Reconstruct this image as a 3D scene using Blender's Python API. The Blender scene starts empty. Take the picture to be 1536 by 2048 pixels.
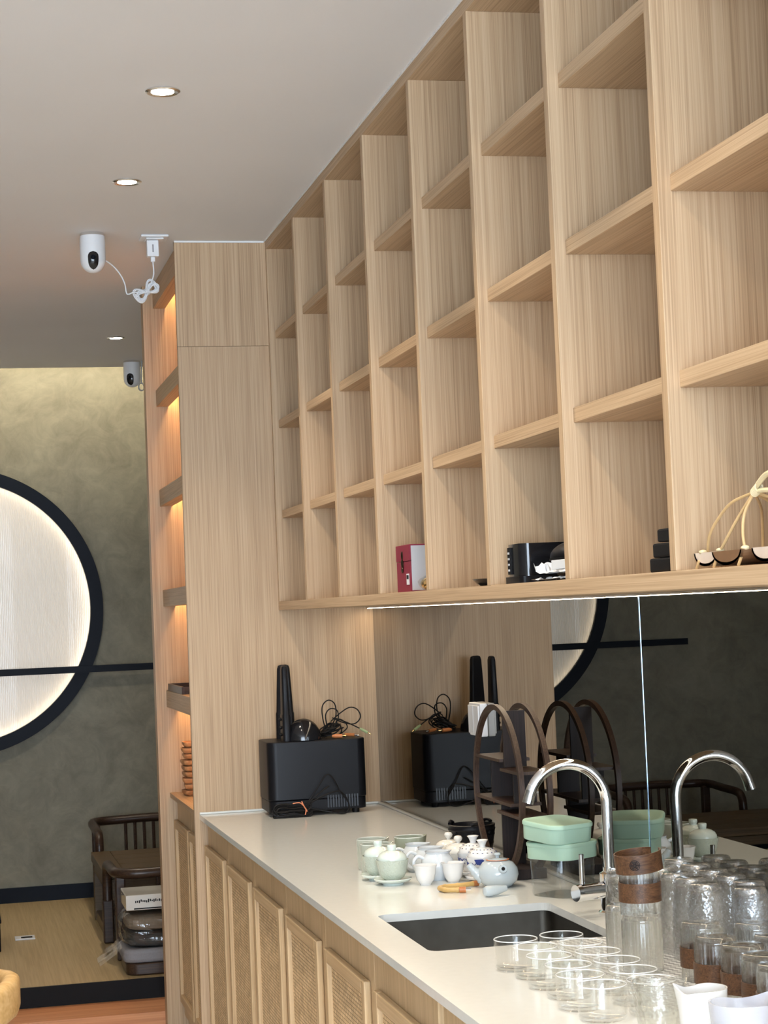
import bpy, bmesh, math, random
from mathutils import Vector, Matrix
random.seed(7)
S = bpy.context.scene
C = S.collection
PI = math.pi

# ------------------------------------------------------------------ camera
CAM = Vector((-1.3636, -6.2009, 1.4901))
YAW, PITCH, ROLL, FL = 0.2235, 0.0505, -0.0411, 3860.0
fw = Vector((math.sin(YAW)*math.cos(PITCH), math.cos(YAW)*math.cos(PITCH), math.sin(PITCH)))
rt = Vector((math.cos(YAW), -math.sin(YAW), 0)); up = rt.cross(fw)
rt2 = math.cos(ROLL)*rt + math.sin(ROLL)*up; up2 = -math.sin(ROLL)*rt + math.cos(ROLL)*up
cd = bpy.data.cameras.new('camera'); cam = bpy.data.objects.new('camera', cd); C.objects.link(cam)
cam.matrix_world = Matrix((
    (rt2.x, up2.x, -fw.x, CAM.x), (rt2.y, up2.y, -fw.y, CAM.y), (rt2.z, up2.z, -fw.z, CAM.z), (0, 0, 0, 1)))
cd.sensor_fit = 'VERTICAL'; cd.sensor_height = 36.0; cd.sensor_width = 27.0
cd.lens = FL*36.0/2048.0
cd.clip_start = 0.05; cd.clip_end = 100
S.camera = cam

# ------------------------------------------------------------------ world, light, exposure
w = bpy.data.worlds.new('world'); S.world = w; w.use_nodes = True
bg = w.node_tree.nodes['Background']; bg.inputs[0].default_value = (0.62, 0.78, 1.0, 1); bg.inputs[1].default_value = 1.0
S.view_settings.view_transform = 'Standard'; S.view_settings.look = 'None'
S.view_settings.exposure = 0.1; S.view_settings.gamma = 1.0; S.view_settings.use_curve_mapping = False
S.cycles.use_denoising = True; S.cycles.use_light_tree = False
S.cycles.use_adaptive_sampling = True; S.cycles.adaptive_threshold = 0.06; S.cycles.adaptive_min_samples = 20
S.cycles.max_bounces = 12; S.cycles.transparent_max_bounces = 40
S.cycles.transmission_bounces = 14; S.cycles.glossy_bounces = 4; S.cycles.diffuse_bounces = 3
S.cycles.sample_clamp_indirect = 6.0

def area(name, loc, rot, sx, sy, power, col):
    l = bpy.data.lights.new(name, 'AREA'); l.shape = 'RECTANGLE'; l.size = sx; l.size_y = sy
    l.energy = power; l.color = col
    o = bpy.data.objects.new(name, l); C.objects.link(o); o.location = loc; o.rotation_euler = rot
    return o
DAY = (0.72, 0.85, 1.0)
WARM = (1.0, 0.80, 0.58)
# daylight entering by the shop window behind the photographer
area('shop_window_daylight', (-2.0, -9.4, 1.5), (PI/2, 0, 0), 3.6, 2.4, 450, DAY)

# ------------------------------------------------------------------ materials
def newmat(name):
    m = bpy.data.materials.new(name); m.use_nodes = True
    nt = m.node_tree; p = nt.nodes['Principled BSDF']
    return m, nt, p
def N(nt, t, **kw):
    n = nt.nodes.new(t)
    for k, v in kw.items():
        if k in n.inputs: n.inputs[k].default_value = v
        else: setattr(n, k, v)
    return n
def plain(name, col, rough=0.5, metal=0.0, spec=0.5, noise=0.0, nscale=20.0, bump=0.0, coat=0.0):
    m, nt, p = newmat(name)
    p.inputs['Base Color'].default_value = (*col, 1); p.inputs['Roughness'].default_value = rough
    p.inputs['Metallic'].default_value = metal; p.inputs['Specular IOR Level'].default_value = spec
    p.inputs['Coat Weight'].default_value = coat; p.inputs['Coat Roughness'].default_value = 0.05
    tc = N(nt, 'ShaderNodeTexCoord'); nz = N(nt, 'ShaderNodeTexNoise', Scale=nscale, Detail=2.0 if noise > 0.05 else 0.0)
    nt.links.new(tc.outputs['Object'], nz.inputs['Vector'])
    a = max(noise, 0.02)
    mx = N(nt, 'ShaderNodeMix', data_type='RGBA')
    mx.inputs[6].default_value = (*[c*(1-a) for c in col], 1); mx.inputs[7].default_value = (*[min(1, c*(1+a)) for c in col], 1)
    nt.links.new(nz.outputs['Fac'], mx.inputs[0]); nt.links.new(mx.outputs[2], p.inputs['Base Color'])
    if bump:
        b = N(nt, 'ShaderNodeBump', Strength=bump, Distance=0.002)
        nt.links.new(nz.outputs['Fac'], b.inputs['Height']); nt.links.new(b.outputs['Normal'], p.inputs['Normal'])
    return m
def wood(name, axis, dark, mid, light, fine=230.0, coarse=30.0, rough=0.45, along=1.2, bump=0.15):
    m, nt, p = newmat(name)
    tc = N(nt, 'ShaderNodeTexCoord'); oi = N(nt, 'ShaderNodeObjectInfo')
    ad = N(nt, 'ShaderNodeVectorMath', operation='ADD')
    sc = N(nt, 'ShaderNodeVectorMath', operation='SCALE'); sc.inputs['Scale'].default_value = 7.0
    cx = N(nt, 'ShaderNodeCombineXYZ')
    for i in range(3): nt.links.new(oi.outputs['Random'], cx.inputs[i])
    nt.links.new(cx.outputs[0], sc.inputs[0]); nt.links.new(tc.outputs['Object'], ad.inputs[0]); nt.links.new(sc.outputs[0], ad.inputs[1])
    def band(freq, al, det):
        mp = N(nt, 'ShaderNodeMapping'); s = [freq]*3; s['XYZ'.index(axis)] = al
        mp.inputs['Scale'].default_value = s; nt.links.new(ad.outputs[0], mp.inputs['Vector'])
        nz = N(nt, 'ShaderNodeTexNoise', Scale=1.0, Detail=det, Roughness=0.6)
        nt.links.new(mp.outputs[0], nz.inputs['Vector']); return nz
    n1 = band(coarse, along*0.5, 1.0); n2 = band(fine, along, 2.0); n3 = band(fine*2.6, along*4, 0.0)
    a1 = N(nt, 'ShaderNodeMath', operation='MULTIPLY'); a1.inputs[1].default_value = 0.25
    a2 = N(nt, 'ShaderNodeMath', operation='MULTIPLY_ADD'); a2.inputs[1].default_value = 0.45
    a3 = N(nt, 'ShaderNodeMath', operation='MULTIPLY_ADD'); a3.inputs[1].default_value = 0.30
    nt.links.new(n1.outputs['Fac'], a1.inputs[0]); nt.links.new(n2.outputs['Fac'], a2.inputs[0]); nt.links.new(a1.outputs[0], a2.inputs[2])
    nt.links.new(n3.outputs['Fac'], a3.inputs[0]); nt.links.new(a2.outputs[0], a3.inputs[2])
    cr = N(nt, 'ShaderNodeValToRGB'); e = cr.color_ramp.elements
    e[0].position = 0.34; e[0].color = (*dark, 1); e[1].position = 0.66; e[1].color = (*light, 1)
    e2 = cr.color_ramp.elements.new(0.5); e2.color = (*mid, 1)
    nt.links.new(a3.outputs[0], cr.inputs[0]); nt.links.new(cr.outputs[0], p.inputs['Base Color'])
    p.inputs['Roughness'].default_value = rough; p.inputs['Specular IOR Level'].default_value = 0.35
    return m
def emit(name, col, s):
    m, nt, p = newmat(name)
    p.inputs['Base Color'].default_value = (*col, 1); p.inputs['Emission Color'].default_value = (*col, 1); p.inputs['Emission Strength'].default_value = s
    return m
def schlick(nt, f0=0.045):
    # reflectance of a thin wall, the same from both sides
    lw = N(nt, 'ShaderNodeLayerWeight', Blend=0.5)
    pw = N(nt, 'ShaderNodeMath', operation='POWER'); pw.inputs[1].default_value = 5.0
    ma = N(nt, 'ShaderNodeMath', operation='MULTIPLY_ADD'); ma.inputs[1].default_value = 0.8; ma.inputs[2].default_value = f0
    nt.links.new(lw.outputs['Facing'], pw.inputs[0]); nt.links.new(pw.outputs[0], ma.inputs[0])
    return lw, ma.outputs[0]
def thin_glass(name, tint=(0.985, 0.985, 0.98), rough=0.01, bump=None, bscale=100.0, bstr=0.3, refr=0.0, ior=1.25, f0=0.045):
    m = bpy.data.materials.new(name); m.use_nodes = True; nt = m.node_tree
    for n in list(nt.nodes): nt.nodes.remove(n)
    out = N(nt, 'ShaderNodeOutputMaterial'); tr = N(nt, 'ShaderNodeBsdfTransparent'); tr.inputs[0].default_value = (*tint, 1)
    gl = N(nt, 'ShaderNodeBsdfGlossy'); gl.inputs['Roughness'].default_value = rough; gl.inputs[0].default_value = (1, 1, 1, 1)
    fr, frout = schlick(nt, f0)
    mx = N(nt, 'ShaderNodeMixShader')
    body = tr.outputs[0]
    if refr > 0:
        gs = N(nt, 'ShaderNodeBsdfGlass', IOR=ior, Roughness=rough); gs.inputs[0].default_value = (*tint, 1)
        m2 = N(nt, 'ShaderNodeMixShader'); m2.inputs[0].default_value = refr
        nt.links.new(tr.outputs[0], m2.inputs[1]); nt.links.new(gs.outputs[0], m2.inputs[2]); body = m2.outputs[0]
    nt.links.new(frout, mx.inputs[0]); nt.links.new(body, mx.inputs[1]); nt.links.new(gl.outputs[0], mx.inputs[2])
    nt.links.new(mx.outputs[0], out.inputs[0])
    if bump:
        tc = N(nt, 'ShaderNodeTexCoord')
        if bump == 'voronoi':
            t = N(nt, 'ShaderNodeTexVoronoi', Scale=bscale, feature='SMOOTH_F1'); h = t.outputs['Distance']
        else:
            t = N(nt, 'ShaderNodeTexNoise', Scale=bscale, Detail=2.0); h = t.outputs['Fac']
        nt.links.new(tc.outputs['Object'], t.inputs['Vector'])
        b = N(nt, 'ShaderNodeBump', Strength=bstr, Distance=0.003); nt.links.new(h, b.inputs['Height'])
        nt.links.new(b.outputs[0], gl.inputs['Normal']); nt.links.new(b.outputs[0], fr.inputs['Normal'])
        if refr > 0: nt.links.new(b.outputs[0], gs.inputs['Normal'])
    return m

OAK = ((0.37, 0.237, 0.132), (0.51, 0.348, 0.206), (0.60, 0.43, 0.27))
M = {}
M['oak_z'] = wood('oak_upright_grain', 'Z', *OAK)
M['oak_y'] = wood('oak_long_grain', 'Y', *OAK)
M['oak_x'] = wood('oak_cross_grain', 'X', *OAK)
OAK2 = ((0.46, 0.30, 0.155), (0.56, 0.385, 0.21), (0.63, 0.445, 0.26))
M['oak_door'] = wood('oak_cabinet_front', 'Z', *OAK2, fine=90, coarse=14, bump=0.08)
M['oak_door_y'] = wood('oak_cabinet_trim', 'Y', *OAK2, fine=90, coarse=14, bump=0.08)
M['darkwood'] = wood('dark_stained_wood', 'X', (0.018, 0.009, 0.006), (0.040, 0.020, 0.012), (0.075, 0.040, 0.022), rough=0.35)
M['tablewood'] = wood('brown_table_wood', 'X', (0.06, 0.036, 0.016), (0.10, 0.062, 0.028), (0.15, 0.095, 0.045), rough=0.38)
M['curio'] = wood('walnut_curio_wood', 'Z', (0.009, 0.005, 0.005), (0.016, 0.009, 0.008), (0.028, 0.016, 0.013), rough=0.6)
M['curio_ring'] = wood('walnut_ring_wood', 'Z', (0.03, 0.015, 0.010), (0.05, 0.026, 0.016), (0.085, 0.048, 0.03), rough=0.45)
M['bandwood'] = wood('walnut_band_wood', 'X', (0.05, 0.022, 0.010), (0.095, 0.043, 0.019), (0.15, 0.070, 0.032), rough=0.45, fine=200)
M['bowlwood'] = wood('orange_bowl_wood', 'X', (0.38, 0.17, 0.07), (0.50, 0.25, 0.11), (0.62, 0.34, 0.17), rough=0.4, fine=90)
M['pinewood'] = wood('yellow_chair_wood', 'X', (0.52, 0.31, 0.11), (0.62, 0.39, 0.16), (0.70, 0.47, 0.22), rough=0.4, fine=60)
M['floor_plat'] = wood('platform_floor_wood', 'Y', (0.42, 0.30, 0.145), (0.50, 0.37, 0.19), (0.56, 0.43, 0.235), fine=70, coarse=7, rough=0.4)
M['step'] = wood('step_wood_orange_lit', 'X', (0.50, 0.20, 0.085), (0.62, 0.27, 0.12), (0.70, 0.34, 0.16), fine=60, coarse=8, rough=0.4)  # orange light on the low step is put into the wood colour
M['floor'] = plain('pale_bounce_floor', (0.66, 0.63, 0.58), 0.4, noise=0.05, nscale=3)  # unseen main floor, made pale to bounce light up to the ceiling
M['ceiling'] = plain('ceiling_paint', (0.785, 0.765, 0.755), 0.9, noise=0.01, nscale=3)
M['sidewall'] = plain('side_wall_paint', (0.30, 0.285, 0.255), 0.9, noise=0.08, nscale=2)
M['white'] = plain('white_plastic', (0.82, 0.83, 0.85), 0.35)
M['whitetrim'] = plain('white_caulk', (0.8, 0.8, 0.79), 0.6)
M['quartz'] = plain('white_quartz', (0.76, 0.77, 0.735), 0.14, noise=0.015, nscale=60)
M['black'] = plain('black_plastic', (0.006, 0.006, 0.008), 0.42, spec=0.22, noise=0.1)
M['blackgloss'] = plain('glossy_black_plastic', (0.010, 0.010, 0.012), 0.12)
M['blackmatte'] = plain('matte_black', (0.007, 0.007, 0.008), 0.65, spec=0.2)
M['navy'] = plain('black_blue_metal', (0.004, 0.006, 0.012), 0.5, spec=0.15)
M['vent'] = plain('vent_plastic', (0.035, 0.042, 0.055), 0.4)
M['rubber'] = plain('black_rubber', (0.008, 0.007, 0.007), 0.5, spec=0.25)
M['chrome'] = plain('chrome', (0.86, 0.87, 0.89), 0.06, metal=1.0)
M['steel'] = plain('sink_steel', (0.13, 0.118, 0.10), 0.45, metal=1.0, noise=0.25, nscale=25)
M['bronze'] = plain('bronze_clasp', (0.07, 0.05, 0.03), 0.4, metal=1.0)
M['celadon'] = plain('celadon_glaze', (0.70, 0.77, 0.70), 0.12, coat=0.5)
M['celadon_dk'] = plain('dark_celadon_glaze', (0.50, 0.53, 0.45), 0.15, coat=0.5)
M['celadon_in'] = plain('celadon_inner', (0.72, 0.76, 0.72), 0.15, coat=0.4)
M['palewhite'] = plain('pale_blue_white_glaze', (0.70, 0.735, 0.76), 0.1, coat=0.6)
M['cream'] = plain('cream_glaze', (0.78, 0.75, 0.68), 0.12, coat=0.5)
M['porcelain'] = plain('white_porcelain', (0.80, 0.79, 0.77), 0.1, coat=0.5)
M['bluegrey'] = plain('blue_grey_glaze', (0.50, 0.565, 0.60), 0.08, coat=0.6)
M['blue'] = plain('cobalt_blue', (0.03, 0.05, 0.22), 0.2)
M['mint'] = plain('mint_plastic', (0.415, 0.60, 0.465), 0.45)
M['bamboo'] = plain('bamboo', (0.60, 0.38, 0.13), 0.35, noise=0.2, nscale=60)
M['orange'] = plain('orange_brown', (0.50, 0.17, 0.05), 0.35, noise=0.2, nscale=80)
M['green_plug'] = plain('green_plug', (0.40, 0.48, 0.24), 0.4)
M['gold'] = plain('gold_metal', (0.75, 0.55, 0.25), 0.25, metal=1.0)
M['red'] = plain('crimson_cloth', (0.22, 0.012, 0.035), 0.7, noise=0.08, nscale=200)
M['greyboard'] = plain('grey_board', (0.52, 0.53, 0.55), 0.55)
M['paper'] = plain('white_paper', (0.72, 0.74, 0.77), 0.6, noise=0.03)
M['greycloth'] = plain('grey_cushion_cloth', (0.26, 0.25, 0.26), 0.9, noise=0.15, nscale=150, bump=0.3)
M['darkcloth'] = plain('dark_grey_cloth', (0.05, 0.048, 0.045), 0.8, noise=0.2, nscale=60)
M['tan'] = plain('tan_cloth', (0.22, 0.17, 0.12), 0.8, noise=0.2, nscale=60)
M['rattan_strand'] = plain('rattan_strand', (0.62, 0.42, 0.20), 0.5, noise=0.15, nscale=90)
M['rattan_pale'] = plain('pale_rattan', (0.74, 0.62, 0.38), 0.5, noise=0.1, nscale=90)
M['whitewood'] = plain('whitewashed_wood', (0.66, 0.56, 0.47), 0.55, noise=0.08, nscale=60)
M['brownwood'] = plain('brown_tray_wood', (0.20, 0.105, 0.05), 0.45, noise=0.2, nscale=60)
M['aluminium'] = plain('aluminium', (0.8, 0.8, 0.8), 0.2, metal=1.0)
M['led'] = emit('led_warm', (1.0, 0.82, 0.6), 22)
M['led_shelf'] = emit('shelf_led_warm', (1.0, 0.62, 0.30), 34)
M['led_cove'] = emit('cove_led', (1.0, 0.88, 0.62), 52)
M['led_ring'] = emit('ring_led', (1.0, 0.86, 0.66), 2.5)
M['lamp'] = emit('downlight_diffuser', (1.0, 0.93, 0.82), 30)
M['lamp'].cycles.emission_sampling = 'NONE'
M['mirror'] = plain('grey_tinted_mirror', (0.235, 0.23, 0.21), 0.0, metal=1.0)
M['mirror_edge'] = plain('glass_edge_glint', (0.45, 0.62, 0.85), 0.15, metal=1.0)  # light caught by the pane edge, put into the colour as blue-white
M['glass'] = thin_glass('clear_glass')
M['glass_rib'] = thin_glass('ribbed_glass', tint=(0.985, 0.985, 0.975), refr=0.4, ior=1.42)
M['glass_ham'] = thin_glass('hammered_glass', tint=(0.985, 0.985, 0.985), bump='voronoi', bscale=210.0, bstr=0.35, refr=0.35, ior=1.42)
M['glass_base'] = thin_glass('thick_glass_base', tint=(0.97, 0.97, 0.97), bump='noise', bscale=120.0, bstr=0.6, refr=0.0, f0=0.28)
M['glass_ham2'] = thin_glass('dimpled_glass', tint=(0.965, 0.97, 0.96), bump='voronoi', bscale=150.0, bstr=0.6, refr=0.2)
M['plastic_clear'] = thin_glass('clear_plastic', tint=(0.86, 0.87, 0.87), rough=0.06)
M['film'] = thin_glass('crumpled_film', tint=(0.93, 0.93, 0.92), rough=0.08, bump='noise', bscale=45.0, bstr=1.0)
def frosted():
    m, nt, p = newmat('frosted_glass')
    p.inputs['Base Color'].default_value = (0.72, 0.73, 0.80, 1); p.inputs['Roughness'].default_value = 0.25
    out = nt.nodes['Material Output']; tr = N(nt, 'ShaderNodeBsdfTransparent'); mx = N(nt, 'ShaderNodeMixShader'); mx.inputs[0].default_value = 0.42
    nz = N(nt, 'ShaderNodeTexNoise', Scale=60.0, Detail=3.0); b = N(nt, 'ShaderNodeBump', Strength=0.6, Distance=0.003)
    tc = N(nt, 'ShaderNodeTexCoord'); nt.links.new(tc.outputs['Object'], nz.inputs['Vector'])
    nt.links.new(nz.outputs['Fac'], b.inputs['Height']); nt.links.new(b.outputs[0], p.inputs['Normal'])
    nt.links.new(tr.outputs[0], mx.inputs[1]); nt.links.new(p.outputs[0], mx.inputs[2]); nt.links.new(mx.outputs[0], out.inputs[0])
    return m
M['frosted'] = frosted()
def carved_celadon():
    m = plain('carved_celadon', (0.50, 0.55, 0.46), 0.15, coat=0.4); nt = m.node_tree; p = nt.nodes['Principled BSDF']
    v = N(nt, 'ShaderNodeTexVoronoi', Scale=130.0, feature='DISTANCE_TO_EDGE'); tc = N(nt, 'ShaderNodeTexCoord')
    nt.links.new(tc.outputs['Object'], v.inputs['Vector'])
    b = N(nt, 'ShaderNodeBump', Strength=0.8, Distance=0.002); nt.links.new(v.outputs['Distance'], b.inputs['Height'])
    nt.links.new(b.outputs[0], p.inputs['Normal']); return m
M['celadon_carved'] = carved_celadon()
def plaster():
    m, nt, p = newmat('olive_grey_plaster')
    tc = N(nt, 'ShaderNodeTexCoord')
    n1 = N(nt, 'ShaderNodeTexNoise', Scale=2.6, Detail=6.0, Roughness=0.68, Distortion=0.8)
    n2 = N(nt, 'ShaderNodeTexNoise', Scale=9.0, Detail=4.0, Roughness=0.7, Distortion=1.2)
    for n in (n1, n2): nt.links.new(tc.outputs['Object'], n.inputs['Vector'])
    mx = N(nt, 'ShaderNodeMath', operation='MULTIPLY_ADD'); mx.inputs[1].default_value = 0.4
    m0 = N(nt, 'ShaderNodeMath', operation='MULTIPLY'); m0.inputs[1].default_value = 0.6
    nt.links.new(n1.outputs['Fac'], m0.inputs[0]); nt.links.new(n2.outputs['Fac'], mx.inputs[0]); nt.links.new(m0.outputs[0], mx.inputs[2])
    cr = N(nt, 'ShaderNodeValToRGB'); e = cr.color_ramp.elements
    e[0].position = 0.36; e[0].color = (0.155, 0.142, 0.105, 1); e[1].position = 0.66; e[1].color = (0.275, 0.255, 0.195, 1)
    nt.links.new(mx.outputs[0], cr.inputs[0]); nt.links.new(cr.outputs[0], p.inputs['Base Color']); p.inputs['Roughness'].default_value = 0.75
    return m
M['plaster'] = plaster()
def reeded():
    m = bpy.data.materials.new('reeded_glass'); m.use_nodes = True; nt = m.node_tree
    for n in list(nt.nodes): nt.nodes.remove(n)
    out = N(nt, 'ShaderNodeOutputMaterial'); tl = N(nt, 'ShaderNodeBsdfTranslucent'); tl.inputs[0].default_value = (0.9, 0.88, 0.85, 1)
    tr = N(nt, 'ShaderNodeBsdfTransparent'); gl = N(nt, 'ShaderNodeBsdfGlossy'); gl.inputs['Roughness'].default_value = 0.1
    m1 = N(nt, 'ShaderNodeMixShader'); m1.inputs[0].default_value = 0.72; m2 = N(nt, 'ShaderNodeMixShader')
    fr, frout = schlick(nt)
    nt.links.new(tr.outputs[0], m1.inputs[1]); nt.links.new(tl.outputs[0], m1.inputs[2])
    nt.links.new(frout, m2.inputs[0]); nt.links.new(m1.outputs[0], m2.inputs[1]); nt.links.new(gl.outputs[0], m2.inputs[2])
    nt.links.new(m2.outputs[0], out.inputs[0]); return m
M['reeded'] = reeded()
M['lightbox'] = emit('lightbox_back', (0.95, 0.91, 0.86), 0.40)
def cane():
    m, nt, p = newmat('woven_cane')
    tc = N(nt, 'ShaderNodeTexCoord'); mp = N(nt, 'ShaderNodeMapping')
    sp = N(nt, 'ShaderNodeSeparateXYZ'); cb = N(nt, 'ShaderNodeCombineXYZ')
    nt.links.new(tc.outputs['Object'], sp.inputs[0]); nt.links.new(sp.outputs['Y'], cb.inputs[0]); nt.links.new(sp.outputs['Z'], cb.inputs[1])
    nt.links.new(cb.outputs[0], mp.inputs['Vector']); mp.inputs['Scale'].default_value = (1, 1, 1)
    br = N(nt, 'ShaderNodeTexBrick'); br.offset = 0.5; br.inputs['Scale'].default_value = 1.0
    br.inputs['Brick Width'].default_value = 0.020; br.inputs['Row Height'].default_value = 0.0085
    br.inputs['Mortar Size'].default_value = 0.0016; br.inputs['Mortar Smooth'].default_value = 0.6; br.inputs['Bias'].default_value = 0.1
    br.inputs['Color1'].default_value = (0.86, 0.63, 0.37, 1); br.inputs['Color2'].default_value = (0.72, 0.50, 0.27, 1); br.inputs['Mortar'].default_value = (0.40, 0.255, 0.13, 1)
    nt.links.new(mp.outputs[0], br.inputs['Vector'])
    nz = N(nt, 'ShaderNodeTexNoise', Scale=38.0, Detail=3.0); nt.links.new(tc.outputs['Object'], nz.inputs['Vector'])
    mx = N(nt, 'ShaderNodeMix', data_type='RGBA', blend_type='MULTIPLY'); mx.inputs[0].default_value = 0.6
    cr = N(nt, 'ShaderNodeValToRGB'); cr.color_ramp.elements[0].position = 0.3; cr.color_ramp.elements[0].color = (0.55, 0.52, 0.48, 1)
    cr.color_ramp.elements[1].position = 0.6; cr.color_ramp.elements[1].color = (1, 1, 1, 1)
    nt.links.new(nz.outputs['Fac'], cr.inputs[0]); nt.links.new(br.outputs['Color'], mx.inputs[6]); nt.links.new(cr.outputs[0], mx.inputs[7])
    nt.links.new(mx.outputs[2], p.inputs['Base Color']); p.inputs['Roughness'].default_value = 0.6
    b = N(nt, 'ShaderNodeBump', Strength=0.35, Distance=0.0015); b.invert = True
    nt.links.new(br.outputs['Fac'], b.inputs['Height']); nt.links.new(b.outputs[0], p.inputs['Normal'])
    return m
M['cane'] = cane()
def drainmat():
    m, nt, p = newmat('drain_mat_grid')
    tc = N(nt, 'ShaderNodeTexCoord'); mp = N(nt, 'ShaderNodeMapping'); mp.inputs['Rotation'].default_value = (0, 0, 0.6)
    nt.links.new(tc.outputs['Object'], mp.inputs['Vector'])
    ck = N(nt, 'ShaderNodeTexChecker', Scale=95.0); ck.inputs[1].default_value = (0.30, 0.30, 0.29, 1); ck.inputs[2].default_value = (0.72, 0.72, 0.70, 1)
    nt.links.new(mp.outputs[0], ck.inputs['Vector']); nt.links.new(ck.outputs['Color'], p.inputs['Base Color']); p.inputs['Roughness'].default_value = 0.4
    b = N(nt, 'ShaderNodeBump', Strength=0.7, Distance=0.002); nt.links.new(ck.outputs['Fac'], b.inputs['Height']); nt.links.new(b.outputs[0], p.inputs['Normal'])
    return m
M['drainmat'] = drainmat()

# ------------------------------------------------------------------ mesh helpers
def V(*a): return Vector(a)
class MB:
    def __init__(s): s.v = []; s.f = []
    def box(s, x0, x1, y0, y1, z0, z1):
        x0, x1 = sorted((x0, x1)); y0, y1 = sorted((y0, y1)); z0, z1 = sorted((z0, z1)); b = len(s.v)
        s.v += [(x0,y0,z0),(x1,y0,z0),(x1,y1,z0),(x0,y1,z0),(x0,y0,z1),(x1,y0,z1),(x1,y1,z1),(x0,y1,z1)]
        s.f += [tuple(b+i for i in q) for q in ((0,3,2,1),(4,5,6,7),(0,1,5,4),(1,2,6,5),(2,3,7,6),(3,0,4,7))]
        return s
    def lathe(s, prof, n=32, cx=0, cy=0, ribs=0, amp=0.0, sx=1, sy=1):
        b = len(s.v); rings = []
        for (r, z) in prof:
            if r < 1e-6: rings.append([len(s.v)]); s.v.append((cx, cy, z)); continue
            ids = []
            for i in range(n):
                a = 2*PI*i/n; rr = r*(1+amp*math.cos(ribs*a)) if ribs else r
                ids.append(len(s.v)); s.v.append((cx+rr*math.cos(a)*sx, cy+rr*math.sin(a)*sy, z))
            rings.append(ids)
        for k in range(len(rings)-1):
            A, B = rings[k], rings[k+1]
            if len(A) == 1 and len(B) == 1: continue
            for i in range(n):
                j = (i+1) % n
                if len(A) == 1: s.f.append((A[0], B[j], B[i]))
                elif len(B) == 1: s.f.append((A[i], A[j], B[0]))
                else: s.f.append((A[i], A[j], B[j], B[i]))
        return s
    def tube(s, pts, r, n=8, closed=False, cap=True):
        pts = [Vector(p) for p in pts]; m = len(pts); rs = r if isinstance(r, (list, tuple)) else [r]*m
        rings = []; prev = None
        for i, p in enumerate(pts):
            if closed: t = pts[(i+1) % m]-pts[i-1]
            else: t = pts[min(i+1, m-1)]-pts[max(i-1, 0)]
            if t.length < 1e-9: t = V(0,0,1)
            t.normalize()
            if prev is None:
                a = V(0,0,1) if abs(t.z) < 0.9 else V(1,0,0); u = t.cross(a).normalized()
            else:
                u = prev-t*prev.dot(t)
                u = u.normalized() if u.length > 1e-6 else t.orthogonal().normalized()
            prev = u; wv = t.cross(u); ids = []
            for k in range(n):
                a = 2*PI*k/n; q = p+(u*math.cos(a)+wv*math.sin(a))*rs[i]; ids.append(len(s.v)); s.v.append(tuple(q))
            rings.append(ids)
        rng = range(m) if closed else range(m-1)
        for i in rng:
            A, B = rings[i], rings[(i+1) % m]
            for k in range(n):
                j = (k+1) % n; s.f.append((A[k], A[j], B[j], B[k]))
        if cap and not closed: s.f.append(tuple(reversed(rings[0]))); s.f.append(tuple(rings[-1]))
        return s
    def prism(s, poly, axis, a0, a1):
        # poly: list of 2D points in the plane of the other two axes, extruded a0..a1 on axis
        b = len(s.v); n = len(poly)
        def P(u, v, a): return {'X': (a, u, v), 'Y': (u, a, v), 'Z': (u, v, a)}[axis]
        s.v += [P(u, v, a0) for u, v in poly]+[P(u, v, a1) for u, v in poly]
        s.f.append(tuple(b+i for i in range(n))); s.f.append(tuple(b+n+i for i in reversed(range(n))))
        for i in range(n):
            j = (i+1) % n; s.f.append((b+i, b+n+i, b+n+j, b+j))
        return s
    def ellipsoid(s, c, rx, ry, rz, n=24, m=14, z0=-1.0, z1=1.0):
        a0, a1 = math.asin(max(-1, z0)), math.asin(min(1, z1)); prof = []
        for i in range(m+1):
            a = a0+(a1-a0)*i/m; prof.append((math.cos(a), math.sin(a)))
        b = len(s.v); s.lathe([(r if r > 1e-4 else 0, z) for r, z in prof], n)
        for i in range(b, len(s.v)):
            x, y, z = s.v[i]; s.v[i] = (c[0]+x*rx, c[1]+y*ry, c[2]+z*rz)
        return s
    def ring(s, R0, R1, y0, y1, cx, cz, n=96):
        # flat annulus in the XZ plane with thickness along Y
        b = len(s.v)
        for i in range(n):
            a = 2*PI*i/n; c_, s_ = math.cos(a), math.sin(a)
            s.v += [(cx+R0*c_, y0, cz+R0*s_), (cx+R1*c_, y0, cz+R1*s_), (cx+R1*c_, y1, cz+R1*s_), (cx+R0*c_, y1, cz+R0*s_)]
        for i in range(n):
            A = b+4*i; B = b+4*((i+1) % n)
            for k in range(4): s.f.append((A+k, A+(k+1) % 4, B+(k+1) % 4, B+k))
        return s
    def build(s, name, mat, parent=None, smooth=False, bevel=0.0, off=None, segs=2, auto=None):
        me = bpy.data.meshes.new(name)
        if off is None: off = root_loc(parent) if parent else V(0,0,0)
        me.from_pydata([(x-off[0], y-off[1], z-off[2]) for x, y, z in s.v], [], s.f)
        bm = bmesh.new(); bm.from_mesh(me); bmesh.ops.recalc_face_normals(bm, faces=bm.faces); bm.to_mesh(me); bm.free()
        me.materials.append(M[mat] if isinstance(mat, str) else mat)
        if smooth:
            for p in me.polygons: p.use_smooth = True
            try: me.set_sharp_from_angle(angle=math.radians(auto or 40))
            except Exception: pass
        o = bpy.data.objects.new(name, me); C.objects.link(o)
        if parent: o.parent = parent
        if bevel:
            md = o.modifiers.new('bevel', 'BEVEL'); md.width = bevel; md.segments = segs; md.limit_method = 'ANGLE'; md.angle_limit = math.radians(50)
        return o
L0 = V(0,0,0)
def root_loc(o):
    while o.parent: o = o.parent
    return Vector(o.location) if not o.get('_local') else V(0,0,0)
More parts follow.
